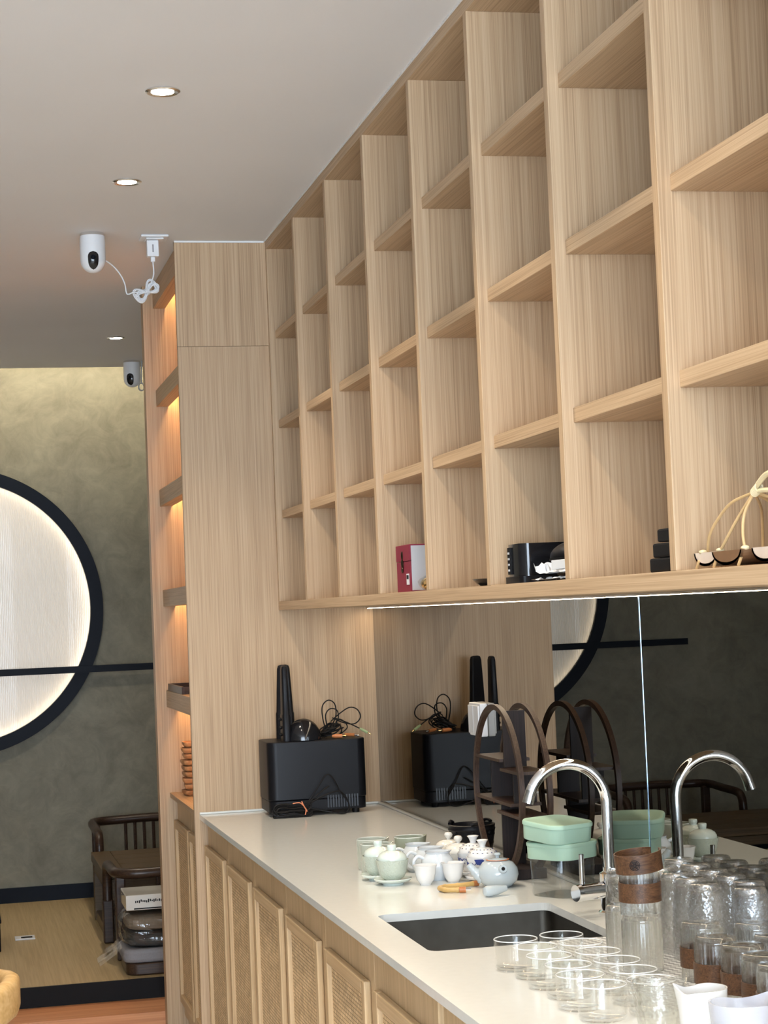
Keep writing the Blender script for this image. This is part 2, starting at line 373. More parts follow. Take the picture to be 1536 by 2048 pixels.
def thing(name, label, cat, loc=(0,0,0), rz=0.0, group=None):
    o = bpy.data.objects.new(name, None); C.objects.link(o); o.location = loc; o.rotation_euler = (0,0,rz); o.empty_display_size = 0.05
    tag(o, label, cat, group); return o
def tag(o, label, cat, group=None):
    o['label'] = label; o['category'] = cat
    if group: o['group'] = group
    return o
def struct(o): o['kind'] = 'structure'; return o
def copy_tree(o, parent=None):
    c = o.copy(); C.objects.link(c)
    if parent: c.parent = parent
    for ch in list(o.children): copy_tree(ch, c)
    return c
def dup(root, loc, rz, label, group=None):
    r = copy_tree(root); r.location = loc; r.rotation_euler = (0,0,rz); r['label'] = label
    if group: r['group'] = group
    return r
def smoothpath(pts, k=6, closed=False):
    pts = [Vector(p) for p in pts]; out = []; m = len(pts)
    for i in range(m if closed else m-1):
        p0 = pts[i-1] if (closed or i > 0) else pts[0]; p1 = pts[i]; p2 = pts[(i+1) % m]
        p3 = pts[(i+2) % m] if (closed or i+2 < m) else pts[-1]
        for j in range(k):
            t = j/k
            out.append(0.5*((2*p1)+(p2-p0)*t+(2*p0-5*p1+4*p2-p3)*t*t+(3*p1-p0-3*p2+p3)*t**3))
    if not closed: out.append(pts[-1])
    return out
def rrect(x0, x1, y0, y1, r, k=5):
    out = []
    for (cx, cy, a0) in ((x1-r, y1-r, 0), (x0+r, y1-r, PI/2), (x0+r, y0+r, PI), (x1-r, y0+r, 1.5*PI)):
        for i in range(k+1):
            a = a0+PI/2*i/k; out.append((cx+r*math.cos(a), cy+r*math.sin(a)))
    return out

# ------------------------------------------------------------------ setting
H = 2.7127; ZC = 0.86; YW = 3.48; ZP = 0.137; YR = 1.205; XL = -3.7; YF = -9.6
struct(MB().box(XL-0.1, 0.1, YF-0.1, YW+0.1, -0.1, 0.0).build('floor', 'floor'))
struct(MB().box(XL, -0.02, YR, YW, 0.0, ZP).build('floor_platform', 'floor_plat'))
struct(MB().box(XL, -0.02, YR-0.012, YR, 0.0635, ZP+0.001).build('trim_1', 'blackmatte'))
struct(MB().box(XL, -0.02, 0.93, YR-0.013, 0.0, 0.063).build('floor_step', 'step'))
struct(MB().box(XL, 0.1, YF, 3.12, H, H+0.10).build('ceiling', 'ceiling'))
struct(MB().box(XL-0.1, 0.1, 2.6, YW+0.1, H+0.30, H+0.36).build('ceiling_cove', 'ceiling'))
struct(MB().box(0.0, 0.1, YF, YW, 0.0, H+0.36).build('wall_right', 'sidewall'))
struct(MB().box(XL-0.1, 0.1, YW, YW+0.1, 0.0, H+0.36).build('wall_far', 'plaster'))
struct(MB().box(XL-0.1, XL, YF, YW, 0.0, H+0.36).build('wall_left', 'sidewall'))
struct(MB().box(XL, 0.0, YW-0.015, YW, ZP, ZP+0.072).build('baseboard_far', 'navy'))
wf = MB(); wf.box(XL-0.1, 0.1, YF-0.1, YF, 2.65, H+0.1); wf.box(XL-0.1, 0.1, YF-0.1, YF, 0, 0.3)
wf.box(XL-0.1, -3.75+0.05, YF-0.1, YF, 0.3, 2.65); wf.box(-0.2, 0.1, YF-0.1, YF, 0.3, 2.65)
struct(wf.build('wall_front', 'sidewall'))
win = struct(MB().box(-2.0, -1.94, YF-0.06, YF-0.02, 0.3, 2.65).build('window_1', 'navy'))
struct(MB().box(-0.6165, -0.322, -0.004, -0.0005, H-0.006, H-0.0003).build('trim_2', 'whitetrim'))
caulk = MB(); caulk.box(-0.3215, -0.3185, -4.98, -0.006, H-0.004, H-0.0003); struct(caulk.build('trim_3', 'whitetrim'))

# cove LED hidden on top of the ceiling edge
co = MB().box(XL+0.05, -0.05, 3.085, 3.112, H+0.165, H+0.18).build('cove_light_strip', 'led_cove')
tag(co, 'hidden warm light strip above the ceiling edge washing the plaster wall', 'light strip')

# ------------------------------------------------------------------ tall end panel between the two bookcases
PX = -0.6161
t = thing('end_panel', 'tall oak veneer panel rising from counter to ceiling left of the wall bookcase', 'panel', (PX, 0.0, 0.0))
MB().box(PX, -0.0, 0.0, 0.02, 2.3675, H-0.001).build('upper_panel', 'oak_z', t)
MB().box(PX, -0.0, 0.0, 0.02, 0.0, 2.3663).build('lower_panel', 'oak_z', t)

# ------------------------------------------------------------------ wall bookcase
U = 0.3182; ZB = 1.5021; ZBT = 1.5295; ZT = 2.6825; PITCHB = 0.5004; YE = -5.02
t = thing('wall_bookcase', 'long oak wall bookcase of square open cells above the counter', 'bookcase', (-U, 0, ZB))
MB().box(-U, -0.002, YE, -0.001, ZT, H-0.001).build('top_board', 'oak_y', t, bevel=0.001)
MB().box(-U, -0.002, YE, -0.001, ZB, ZBT).build('bottom_board', 'oak_y', t, bevel=0.001)
MB().box(-0.014, -0.002, YE, -0.001, ZBT, ZT).build('back_panel', 'oak_z', t)
YD = [-0.0218-PITCHB*k for k in range(11)]     # near faces of the dividers
for k, y in enumerate(YD):
    y1 = y+0.024 if k else -0.001
    MB().box(-U, -0.0145, y if k else -0.0218, y1, ZBT, ZT).build('divider', 'oak_z', t, bevel=0.001)
for z in (2.388, 2.094, 1.800):
    for k in range(10):
        MB().box(-U+0.020, -0.0145, YD[k]-0.0003, YD[k+1]+0.0243, z, z+0.0255).build('shelf', 'oak_y', t, bevel=0.001)
ls = thing('under_cabinet_light', 'thin aluminium light strip under the wall bookcase above the mirror', 'light strip', (-0.03, 0, ZB))
MB().box(-0.036, -0.012, YE, -0.03, ZB-0.005, ZB-0.0005).build('profile', 'aluminium', ls)
MB().box(-0.032, -0.016, YE, -0.04, ZB-0.0062, ZB-0.0051).build('diffuser', 'led', ls)

# ------------------------------------------------------------------ mirror splashback
t = thing('mirror_splashback', 'grey tinted mirror splashback between counter and wall bookcase', 'mirror', (0, 0, ZC))
MB().box(-0.006, -0.0005, -2.507, -0.001, ZC+0.001, ZB-0.0005).build('mirror_pane', 'mirror', t)
MB().box(-0.006, -0.0005, YE, -2.513, ZC+0.001, ZB-0.0005).build('mirror_pane', 'mirror', t)
e = MB().box(-0.0068, -0.0005, -2.5125, -2.5075, ZC+0.001, ZB-0.0005).build('edge_glint', 'mirror_edge', t)
e['label'] = 'seam between the mirror panes with a blue-white glint put into its colour'

# ------------------------------------------------------------------ counter, sink, cabinets
SX0, SX1, SY0, SY1 = -0.520, -0.150, -2.722, -2.262
t = thing('countertop', 'white quartz countertop running along the mirror wall', 'countertop', (-0.3, -2.5, ZC-0.016))
YCE = -5.0
cm = MB(); pts = rrect(SX0, SX1, SY0, SY1, 0.022, 5)
bm = bmesh.new()
def loop(bm, pts, z): return [bm.verts.new((x, y, z)) for x, y in pts]
outer = [(-0.6, YCE), (-0.0065, YCE), (-0.0065, -0.0005), (-0.6, -0.0005)]
vv = []
for z in (ZC, ZC-0.016):
    o_ = loop(bm, outer, z); i_ = loop(bm, pts, z)
    eo = [bm.edges.new((o_[i], o_[(i+1) % 4])) for i in range(4)]; ei = [bm.edges.new((i_[i], i_[(i+1) % len(i_)])) for i in range(len(i_))]
    bmesh.ops.triangle_fill(bm, edges=eo+ei, use_beauty=True); vv.append((o_, i_))
for a, b in zip(vv[0], vv[1]):
    n = len(a)
    for i in range(n):
        j = (i+1) % n; bm.faces.new((a[i], a[j], b[j], b[i]))
bmesh.ops.recalc_face_normals(bm, faces=bm.faces)
me = bpy.data.meshes.new('slab'); bm.transform(Matrix.Translation(-Vector(t.location))); bm.to_mesh(me); bm.free(); me.materials.append(M['quartz'])
o = bpy.data.objects.new('slab', me); C.objects.link(o); o.parent = t
MB().box(-0.018, -0.0065, YCE, -0.012, ZC+0.0002, ZC+0.007).build('silicone_bead', 'quartz', t, bevel=0.002)
MB().box(-0.6, -0.0065, -0.0115, -0.0005, ZC+0.0002, ZC+0.007).build('silicone_bead', 'quartz', t, bevel=0.002)

t = thing('kitchen_sink', 'rectangular stainless undermount sink set in the white counter', 'sink', ((SX0+SX1)/2, (SY0+SY1)/2, 0.66))
P0 = rrect(SX0-0.004, SX1+0.004, SY0-0.004, SY1+0.004, 0.022, 5); z0, z1 = 0.66, ZC-0.0165
b = MB(); n = len(P0); Pi = rrect(SX0+0.006, SX1-0.006, SY0+0.006, SY1-0.006, 0.03, 5)
b.v = [(x, y, z1) for x, y in P0]+[(x, y, z0+0.02) for x, y in P0]+[(x, y, z0) for x, y in Pi]
for k in range(2):
    for i in range(n):
        j = (i+1) % n; b.f.append((k*n+i, k*n+j, (k+1)*n+j, (k+1)*n+i))
b.f.append(tuple(2*n+i for i in range(n)))
b.build('basin', 'steel', t, smooth=True)
MB().lathe([(0.0, z0+0.002), (0.03, z0+0.002), (0.04, z0+0.004), (0.043, z0+0.001)], 24, -0.33, -2.49).build('drain', 'chrome', t, smooth=True)

XM, XD = -0.590, -0.575
ORD = ['first', 'second', 'third', 'fourth', 'fifth', 'sixth', 'seventh', 'eighth', 'ninth', 'tenth', 'eleventh', 'twelfth']
def cane_door(t, y_near, y_far, m_near, m_far, ztop=0.824, mz=0.762, zbot=0.06, XD=XD, XM=XM):
    d = MB().box(XD, XD+0.02, y_near, y_far, zbot, ztop).build('door', 'oak_door', t, bevel=0.001)
    wdt = 0.030; zb = zbot+0.05
    for ya in (m_near, m_far-wdt): MB().box(XM, XD-0.0003, ya, ya+wdt, zb, mz).build('moulding_stile', 'oak_door', d, bevel=0.003)
    for za in (mz-wdt, zb): MB().box(XM, XD-0.0003, m_near+wdt, m_far-wdt, za, za+wdt).build('moulding_rail', 'oak_door_y', d, bevel=0.003)
    MB().box(XD-0.004, XD-0.0003, m_near+wdt, m_far-wdt, zb+wdt, mz-wdt).build('cane_panel', 'cane', d)
for u in range(3):
    y0 = min(0.0425-1.01*u, -0.001); y1 = 0.0425-1.01*(u+1)
    lab = ['oak base cabinet with woven cane doors next to the tall end panel',
           'oak base cabinet with woven cane doors, middle of the counter run',
           'oak base cabinet with woven cane doors in front of the sink'][u]
    t = thing('base_cabinet', lab, 'cabinet', (-0.3, (y0+y1)/2, 0), group='cane door base cabinets under the counter')
    bd = MB(); bd.box(-0.552, -0.03, y1+0.001, y1+0.017, 0.06, 0.842); bd.box(-0.552, -0.03, y0-0.017, y0-0.001, 0.06, 0.842)
    bd.box(-0.552, -0.03, y1+0.017, y0-0.017, 0.06, 0.078); bd.box(-0.03, -0.012, y1+0.001, y0-0.001, 0.06, 0.842); bd.box(-0.552, -0.535, y1+0.017, y0-0.017, 0.80, 0.842)
    bd.box(-0.52, -0.50, y1+0.001, y0-0.001, 0.0, 0.0599)
    bd.build('body', 'oak_door', t)
    for k in (2*u, 2*u+1):
        yf = min(0.0425-0.505*k, -0.002); yn = 0.0425-0.505*(k+1)
        cane_door(t, yn+0.001, yf-0.001, -0.505*k-0.425, -0.505*k-0.006)
t = thing('base_cabinet', 'plain oak base cabinet without cane at the near end of the counter', 'cabinet', (-0.3, -3.9, 0))
bd = MB().box(-0.552, -0.012, -4.98, -2.99, 0.06, 0.842); bd.box(-0.52, -0.50, -4.98, -2.99, 0, 0.06); bd.build('body', 'oak_door', t)
for a, b_ in ((-2.992, -3.64), (-3.643, -4.30), (-4.303, -4.97)):
    MB().box(-0.566, -0.5525, b_, a, 0.06, 0.824).build('door', 'oak_door', t, bevel=0.001)

# ------------------------------------------------------------------ second bookcase beyond the panel (lit)
YS0, YS1 = 0.021, 0.850
t = thing('lit_bookcase', 'lit oak bookcase beyond the tall end panel with glowing shelves', 'bookcase', (-0.4, 0.45, 0))
MB().box(-0.637, -0.02, YS1, 0.92, 0.0, H-0.001).build('end_board', 'oak_z', t)
MB().box(-0.26, -0.24, YS0, YS1-0.0005, 0.90, H-0.001).build('back_panel', 'oak_z', t)
for zt in (H-0.0015+0.0, 2.326, 1.960, 1.5945, 1.229):
    hgt = 0.083 if zt > 2.6 else 0.06
    MB().box(-0.600, -0.555, YS0, YS1-0.0005, zt-hgt, zt).build('shelf_front', 'oak_y', t, bevel=0.001)
    MB().box(-0.5545, -0.2605, YS0, YS1-0.0005, zt-0.02, zt).build('shelf', 'oak_y', t)
    l = MB().box(-0.5545, -0.540, YS0+0.01, YS1-0.01, zt-0.032, zt-0.0205).build('light_strip', 'led_shelf', t)
MB().box(-0.600, -0.2605, YS0, YS1-0.0005, 0.842, ZC).build('ledge', 'oak_y', t, bevel=0.001)
bd = MB().box(-0.552, -0.26, YS0, YS1-0.0005, 0.06, 0.8418); bd.build('base_body', 'oak_door', t)
cane_door(t, 0.437, 0.847, 0.455, 0.845, ztop=0.822, mz=0.762)
cane_door(t, 0.022, 0.434, 0.024, 0.415, ztop=0.822, mz=0.762)
MB().box(-0.56, -0.5525, YS0, YS1-0.001, 0.0, 0.0595).build('plinth', 'oak_y', t)

# ------------------------------------------------------------------ round window
WX, WZ, WR = -1.3237, 1.5626, 0.6443
t = thing('round_window', 'round backlit window of reeded glass in a black ring with a crossbar', 'window', (WX, YW, WZ))
MB().ring(WR, WR+0.062, YW-0.05, YW-0.0005, WX, WZ, 128).build('ring_frame', 'navy', t, smooth=True)
dk = MB(); n = 96
def disc(mb, y0, y1, R):
    mb.prism([(WX+R*math.cos(2*PI*i/n), WZ+R*math.sin(2*PI*i/n)) for i in range(n)], 'Y', y0, y1); return mb
disc(MB(), YW-0.006, YW-0.0006, WR-0.0005).build('lightbox', 'lightbox', t)
rp_ = MB(); Rp = WR-0.0015; nc = 880; rows_ = []
for i in range(nc+1):                                  # reeds as real corrugation, flat back
    u = -Rp+2*Rp*i/nc; hz_ = math.sqrt(max(0.0, Rp*Rp-u*u)); yy = YW-0.0345-0.0028*abs(math.sin(PI*u/0.0088))
    rows_.append(len(rp_.v)); rp_.v += [(WX+u, yy, WZ-hz_), (WX+u, yy, WZ+hz_), (WX+u, YW-0.031, WZ-hz_), (WX+u, YW-0.031, WZ+hz_)]
for A, B in zip(rows_[:-1], rows_[1:]):
    rp_.f += [(A, B, B+1, A+1), (A+2, A+3, B+3, B+2), (A+1, B+1, B+3, A+3), (A, A+2, B+2, B)]
rp_.build('reeded_pane', 'reeded', t)
MB().ring(WR-0.008, WR-0.001, YW-0.026, YW-0.014, WX, WZ, 96).build('light_rope', 'led_ring', t)
t2 = MB().box(-2.45, -0.06, YW-0.068, YW-0.0505, 1.2415, 1.2745).build('crossbar', 'navy', t)

# ------------------------------------------------------------------ downlights
def downlight(x, y, label, power=50, spot=True):
    t = thing('downlight', label, 'ceiling light', (x, y, H), group='recessed ceiling downlights')
    MB().lathe([(0.027, H-0.0005), (0.027, H-0.004), (0.036, H-0.006), (0.041, H-0.003), (0.041, H-0.0005)], 32, x, y).build('trim_ring', 'aluminium', t, smooth=True)
    MB().lathe([(0.0, H-0.0035), (0.026, H-0.0035), (0.026, H-0.0005)], 24, x, y).build('lamp_face', 'lamp', t)
    l = bpy.data.lights.new('downlight_beam', 'SPOT'); l.energy = power; l.spot_size = math.radians(110); l.spot_blend = 0.7; l.color = (1.0, 0.875, 0.71); l.shadow_soft_size = 0.028
    o = bpy.data.objects.new('downlight_beam', l); C.objects.link(o); o.location = (0, 0, -0.012); o.parent = t
downlight(-0.845, -1.785, 'recessed round downlight nearest the camera, highest in the picture')
downlight(-0.844, -0.853, 'recessed round downlight in front of the white ceiling camera')
downlight(-0.624, 2.139, 'recessed round downlight farthest away, above the platform', 55)
for i, y in enumerate((-2.73, -3.67, -4.6)):
    downlight(-0.846, y, 'recessed downlight outside the picture above the counter, ' + ORD[i] + ' from the bookcase end')
for i, (x, y) in enumerate(((-2.6, -0.6), (-2.6, -2.6), (-2.6, -4.6), (-1.7, -6.0), (-2.3, 2.1))):  # unseen lamps added so that floor bounce brightens the ceiling
    downlight(x, y, ORD[i] + ' added unseen downlight over the dining area', (45, 75, 75, 75, 12)[i])

# ------------------------------------------------------------------ ceiling cameras, socket and cable
def camera_thing(x, y, label, face):
    t = thing('security_camera', label, 'camera', (x, y, H))
    MB().lathe([(0.0, H-0.0005), (0.037, H-0.0005), (0.0385, H-0.004), (0.0385, H-0.010), (0.0, H-0.010)], 32, x, y).build('mount', 'aluminium', t, smooth=True)
    r = 0.040; pr = [(0.0, H-0.0102), (0.0385, H-0.0102), (r, H-0.03), (r, H-0.085)]
    for i in range(1, 9):
        a = PI/2*i/8; pr.append((r*math.cos(a) if i < 8 else 0, H-0.085-0.042*math.sin(a)))
    MB().lathe(pr, 36, x, y).build('housing', 'white', t, smooth=True)
    # black lens window: capsule patch wrapped on the housing
    m = MB(); nu, nv = 12, 18; grid = []
    def surf(u, v):
        # u: sideways metres, v: height below mount
        z = v
        rr = r+0.0012 if z < 0.085 else (r+0.0012)*math.sqrt(max(0.0, 1-((z-0.085)/0.0435)**2))
        a = face+u/r; return (x+rr*math.sin(a), y-rr*math.cos(a), H-z)
    hw = 0.0165
    for j in range(nv+1):
        v = 0.064+(0.120-0.064)*j/nv; dd = min(v-0.064, 0.120-v); w_ = hw*math.sqrt(max(0.0, 1-((hw-dd)/hw)**2)) if dd < hw else hw
        grid.append([len(m.v)+i for i in range(nu+1)])
        for i in range(nu+1): m.v.append(surf(w_*(2*i/nu-1), v))
    for j in range(nv):
        for i in range(nu): m.f.append((grid[j][i], grid[j][i+1], grid[j+1][i+1], grid[j+1][i]))
    lw = m.build('lens_window', 'blackgloss', t, smooth=True)
    p = Vector(surf(0.0, 0.083)); q = (p-Vector((x, y, p.z))).normalized()
    mm = MB(); mm.ellipsoid((p.x, p.y, p.z), 0.008, 0.008, 0.008, 16, 8); mm.build('lens', 'navy', lw, smooth=True, off=Vector(t.location))
    return t
camera_thing(-0.888, -0.12, 'white dome security camera on the ceiling beside the white plug', -0.05)
camera_thing(-0.487, 2.90, 'smaller looking white security camera far back near the plaster wall', -0.35)
t = thing('ceiling_socket', 'white power socket plate on the ceiling beside the security camera', 'socket', (-0.689, -0.07, H))
MB().box(-0.733, -0.645, -0.113, -0.027, H-0.008, H-0.0005).build('plate', 'white', t, bevel=0.003)
MB().box(-0.716, -0.66, -0.098, -0.042, H-0.013, H-0.0082).build('outlet', 'white', t, bevel=0.002)
t = thing('charger_plug', 'white charger block with thin cable hanging from the ceiling socket', 'charger', (-0.694, -0.07, H-0.0135))
MB().box(-0.713, -0.675, -0.085, -0.055, H-0.066, H-0.0135).build('adapter', 'white', t, bevel=0.003)
MB().box(-0.701, -0.687, -0.076, -0.064, H-0.082, H-0.0662).build('cable_connector', 'white', t, bevel=0.002)
m = MB().box(-0.696, -0.692, -0.0856, -0.0852, H-0.053, H-0.028); m.build('print_mark', 'greycloth', t)
cab = MB(); rc = 0.0022
cab.tube(smoothpath([(-0.694, -0.07, H-0.082), (-0.693, -0.07, H-0.12), (-0.70, -0.07, H-0.145), (-0.712, -0.07, H-0.165), (-0.718, -0.07, H-0.19)], 6), rc, 6)
cab.tube(smoothpath([(-0.848, -0.115, H-0.086), (-0.822, -0.09, H-0.100), (-0.80, -0.08, H-0.125), (-0.786, -0.075, H-0.155), (-0.780, -0.07, H-0.185), (-0.76, -0.07, H-0.180), (-0.742, -0.07, H-0.18)], 6), rc, 6)
cdir = V(0.82, 0, 0.57); cprp = V(-0.57, 0, 0.82); cc = V(-0.7165, -0.07, H-0.178)
for k in range(9):
    a = 0.024+0.014*random.random(); bw = 0.010+0.018*random.random(); pts = []
    for i in range(36):
        th = 2*PI*i/36; p = cc+cdir*(a*math.sin(th)*1.25)+cprp*(bw*math.sin(2*th)*0.9+0.0012*(k-4))+V(0, (k-4)*0.0022+0.002*math.cos(th), 0); pts.append(p)
    cab.tube(pts, rc, 6, closed=True)
for k in range(3):
    pts = [cc+cprp*(0.010*math.cos(th))+V(0, 0.016*math.sin(th), 0)+cdir*(0.004*(k-1)) for th in [2*PI*i/16 for i in range(16)]]
    cab.tube(pts, rc, 6, closed=True)
cab.build('cable', 'white', t, smooth=True)
t = thing('cable_bracket', 'small grey cable coil hanging beside the far security camera', 'cable', (-0.445, 2.9, H-0.13))
m = MB()
for k in range(4): m.tube([V(-0.445+0.013*math.cos(a), 2.9+(k-1.5)*0.004, H-0.125+0.018*math.sin(a)) for a in [2*PI*i/20 for i in range(20)]], 0.003, 6, closed=True)
m.tube([(-0.445, 2.9, H-0.108), (-0.443, 2.9, H-0.06), (-0.440, 2.9, H-0.001)], 0.003, 6)
m.build('coil', 'greyboard', t, smooth=True)

# ------------------------------------------------------------------ black box, handsets, cables by the panel
BX0, BX1, BY0, BY1 = -0.412, -0.100, -0.252, -0.045
t = thing('black_speaker_box', 'black plastic box unit with vents standing against the oak panel', 'speaker', ((BX0+BX1)/2, (BY0+BY1)/2, ZC))
zb0, zb1 = ZC+0.014, ZC+0.232
MB().prism(rrect(BX0, BX1, BY0, BY1, 0.03, 6), 'Z', zb0+0.036, zb1).build('housing', 'black', t, smooth=True, bevel=0.003, auto=35)
MB().prism(rrect(BX0+0.002, BX1-0.002, BY0+0.002, BY1-0.002, 0.03, 6), 'Z', zb0, zb0+0.0355).build('base_band', 'black', t, smooth=True, bevel=0.002, auto=35)
for x in (BX0+0.035, BX1-0.035):
    for y in (BY0+0.03, BY1-0.03): MB().lathe([(0, ZC+0.0003), (0.011, ZC+0.0003), (0.012, zb0+0.001), (0, zb0+0.001)], 16, x, y).build('foot', 'rubber', t)
for k in range(12):
    x = BX1-0.036-k*0.0085
    MB().box(x, x+0.0045, BY0-0.0005, BY0+0.004, zb0+0.008, zb0+0.046).build('vent_fin', 'vent', t)
def handset(loc, rz, label, dome):
    t = thing('cordless_handset', label, 'handset', loc, rz); t['_local'] = 1
    b = MB(); z0 = 0.0
    prof = []
    for k, (z, wx, wy) in enumerate(((0.0, 0.030, 0.013), (0.08, 0.029, 0.013), (0.085, 0.027, 0.011), (0.15, 0.024, 0.010), (0.222, 0.020, 0.009), (0.232, 0.017, 0.007), (0.235, 0.010, 0.004))):
        prof.append((z, wx, wy))
    ids = []
    for z, wx, wy in prof:
        P = rrect(-wy, wy, -wx, wx, min(wx, wy)*0.7, 4); ids.append(list(range(len(b.v), len(b.v)+len(P)))); b.v += [(x, y, z) for x, y in P]
    for A, B in zip(ids[:-1], ids[1:]):
        for i in range(len(A)): j = (i+1) % len(A); b.f.append((A[i], A[j], B[j], B[i]))
    b.f.append(tuple(ids[0])); b.f.append(tuple(ids[-1]))
    b.build('body', 'black', t, smooth=True)
    for z in (0.02, 0.042, 0.068): MB().ellipsoid((-0.016, 0.0, z), 0.006, 0.006, 0.005, 10, 6).build('button', 'rubber', t, smooth=True)
    if dome:
        m = MB(); m.ellipsoid((0.056, 0.0, 0.001), 0.056, 0.050, 0.066, 28, 10, z0=0.0); m.build('dome_base', 'blackgloss', t, smooth=True)
    return t
handset((-0.345, -0.205, zb1+0.0005), 0.0, 'black upright slab handset with dome base on top of the black box', True)
handset((-0.325, -0.085, zb1+0.0005), 1.2, 'second black slab handset hidden behind the first, seen in the mirror', False)
t = thing('audio_cable', 'tangled black audio cable with orange and green plugs on the black box', 'cable', (-0.21, -0.15, zb1))
m = MB(); r = 0.0021; zt_ = zb1
cx0, cy0 = -0.195, -0.15
for k in range(16):
    a = random.uniform(0.018, 0.034); b_ = random.uniform(0.010, 0.024); ph = random.uniform(0, PI); tilt = random.uniform(0.3, 1.2)
    ox, oy = random.uniform(-0.012, 0.03), random.uniform(-0.03, 0.03); pts = []
    for i in range(22):
        th = 2*PI*i/22; x = a*math.cos(th); y = b_*math.sin(th)
        hz = 0.024+0.020*math.sin(th+ph)*tilt
        pts.append((cx0+ox+x*math.cos(ph*0.4)-y*math.sin(ph*0.4), cy0+oy+x*math.sin(ph*0.4)*0.5+y, zt_+max(0.003, hz)))
    m.tube(pts, r, 6, closed=True)
big = [[(-0.205, -0.15, 0.02), (-0.215, -0.15, 0.06), (-0.215, -0.15, 0.10), (-0.195, -0.15, 0.118), (-0.175, -0.15, 0.105), (-0.172, -0.15, 0.07), (-0.185, -0.15, 0.04)],
       [(-0.19, -0.15, 0.05), (-0.16, -0.155, 0.075), (-0.13, -0.16, 0.092), (-0.105, -0.16, 0.085), (-0.095, -0.16, 0.06), (-0.115, -0.16, 0.04), (-0.15, -0.155, 0.045), (-0.185, -0.15, 0.062)],
       [(-0.20, -0.145, 0.03), (-0.205, -0.145, 0.07), (-0.19, -0.145, 0.09), (-0.168, -0.145, 0.085), (-0.165, -0.15, 0.06), (-0.18, -0.15, 0.035)],
       [(-0.185, -0.16, 0.02), (-0.17, -0.16, 0.055), (-0.15, -0.16, 0.05), (-0.14, -0.165, 0.03), (-0.16, -0.165, 0.012)]]
for L in big: m.tube([p for p in smoothpath([(x, y, z+zt_) for x, y, z in L], 7)], r, 6)
m.tube(smoothpath([(-0.18, -0.155, zt_+0.062), (-0.14, -0.17, zt_+0.045), (-0.105, -0.19, zt_+0.026)], 6), r, 6)
m.build('cord', 'rubber', t, smooth=True)
def plug(p0, p1, r, mat, tip):
    p0, p1 = Vector(p0), Vector(p1); d = (p1-p0)
    g = MB().tube([p0, p0+d*0.2, p0+d*0.7], [r*0.6, r, r], 10).build('plug', mat, t, smooth=True)
    MB().tube([p0+d*0.7, p0+d*0.95, p1], [r*0.45, r*0.45, r*0.2], 8).build('plug_tip', tip, g, smooth=True)
plug((-0.105, -0.19, zt_+0.026), (-0.072, -0.205, zt_+0.006), 0.0045, 'green_plug', 'gold')
plug((-0.20, -0.215, zt_+0.008), (-0.155, -0.225, zt_+0.007), 0.0065, 'orange', 'gold')
plug((-0.155, -0.195, zt_+0.010), (-0.115, -0.22, zt_+0.006), 0.0055, 'orange', 'chrome')
t = thing('power_cable', 'black cable bundle with an orange tie on the counter before the black box', 'cable', (-0.34, -0.275, ZC))
m = MB()
for k in range(11):
    a = random.uniform(0.045, 0.065); b_ = random.uniform(0.004, 0.012); hz = random.uniform(0.008, 0.034); ph = random.uniform(-0.3, 0.3); pts = []
    for i in range(26):
        th = 2*PI*i/26; x = a*math.cos(th); pinch = 0.35+0.65*abs(math.cos(th))
        pts.append((-0.345+x, -0.275+b_*math.sin(th)*0.8+0.003*(k % 3-1), ZC+max(0.003, hz+0.022*math.sin(th)*pinch+0.01*ph*math.cos(th))))
    m.tube(pts, 0.0023, 6, closed=True)
for L in ([(-0.31, -0.275, 0.025), (-0.26, -0.268, 0.09), (-0.235, -0.262, 0.122), (-0.215, -0.262, 0.118), (-0.19, -0.265, 0.07), (-0.165, -0.268, 0.03), (-0.175, -0.275, 0.006), (-0.20, -0.28, 0.004), (-0.23, -0.28, 0.012), (-0.29, -0.276, 0.026)],
          [(-0.31, -0.275, 0.025), (-0.26, -0.268, 0.055), (-0.20, -0.264, 0.072), (-0.178, -0.264, 0.06), (-0.165, -0.268, 0.03)],
          [(-0.31, -0.275, 0.028), (-0.265, -0.27, 0.065), (-0.225, -0.263, 0.09)]):
    m.tube(smoothpath([(x, y, z+ZC) for x, y, z in L], 6), 0.0021, 6)
m.build('cord', 'rubber', t, smooth=True)
m = MB(); m.tube(smoothpath([(-0.345, -0.284, ZC+0.044), (-0.325, -0.290, ZC+0.046), (-0.312, -0.292, ZC+0.035), (-0.302, -0.291, ZC+0.018)], 5), 0.0018, 6)
m.tube(smoothpath([(-0.318, -0.289, ZC+0.050), (-0.312, -0.292, ZC+0.035), (-0.306, -0.292, ZC+0.022), (-0.309, -0.292, ZC+0.008)], 5), 0.0018, 6)
m.build('twist_tie', plain('orange_tie', (0.75, 0.25, 0.12), 0.5), t, smooth=True)

# ------------------------------------------------------------------ socket on the mirror
t = thing('wall_switch', 'white two-gang switch box fixed on the mirror behind the oval curio shelf', 'switch', (-0.006, -1.298, 1.15))
MB().box(-0.026, -0.0062, -1.345, -1.233, 1.150, 1.236).build('box', 'white', t, bevel=0.003)
for y in (-1.338, -1.287): MB().box(-0.0305, -0.0262, y, y+0.048, 1.156, 1.230).build('rocker', 'white', t, bevel=0.0015)

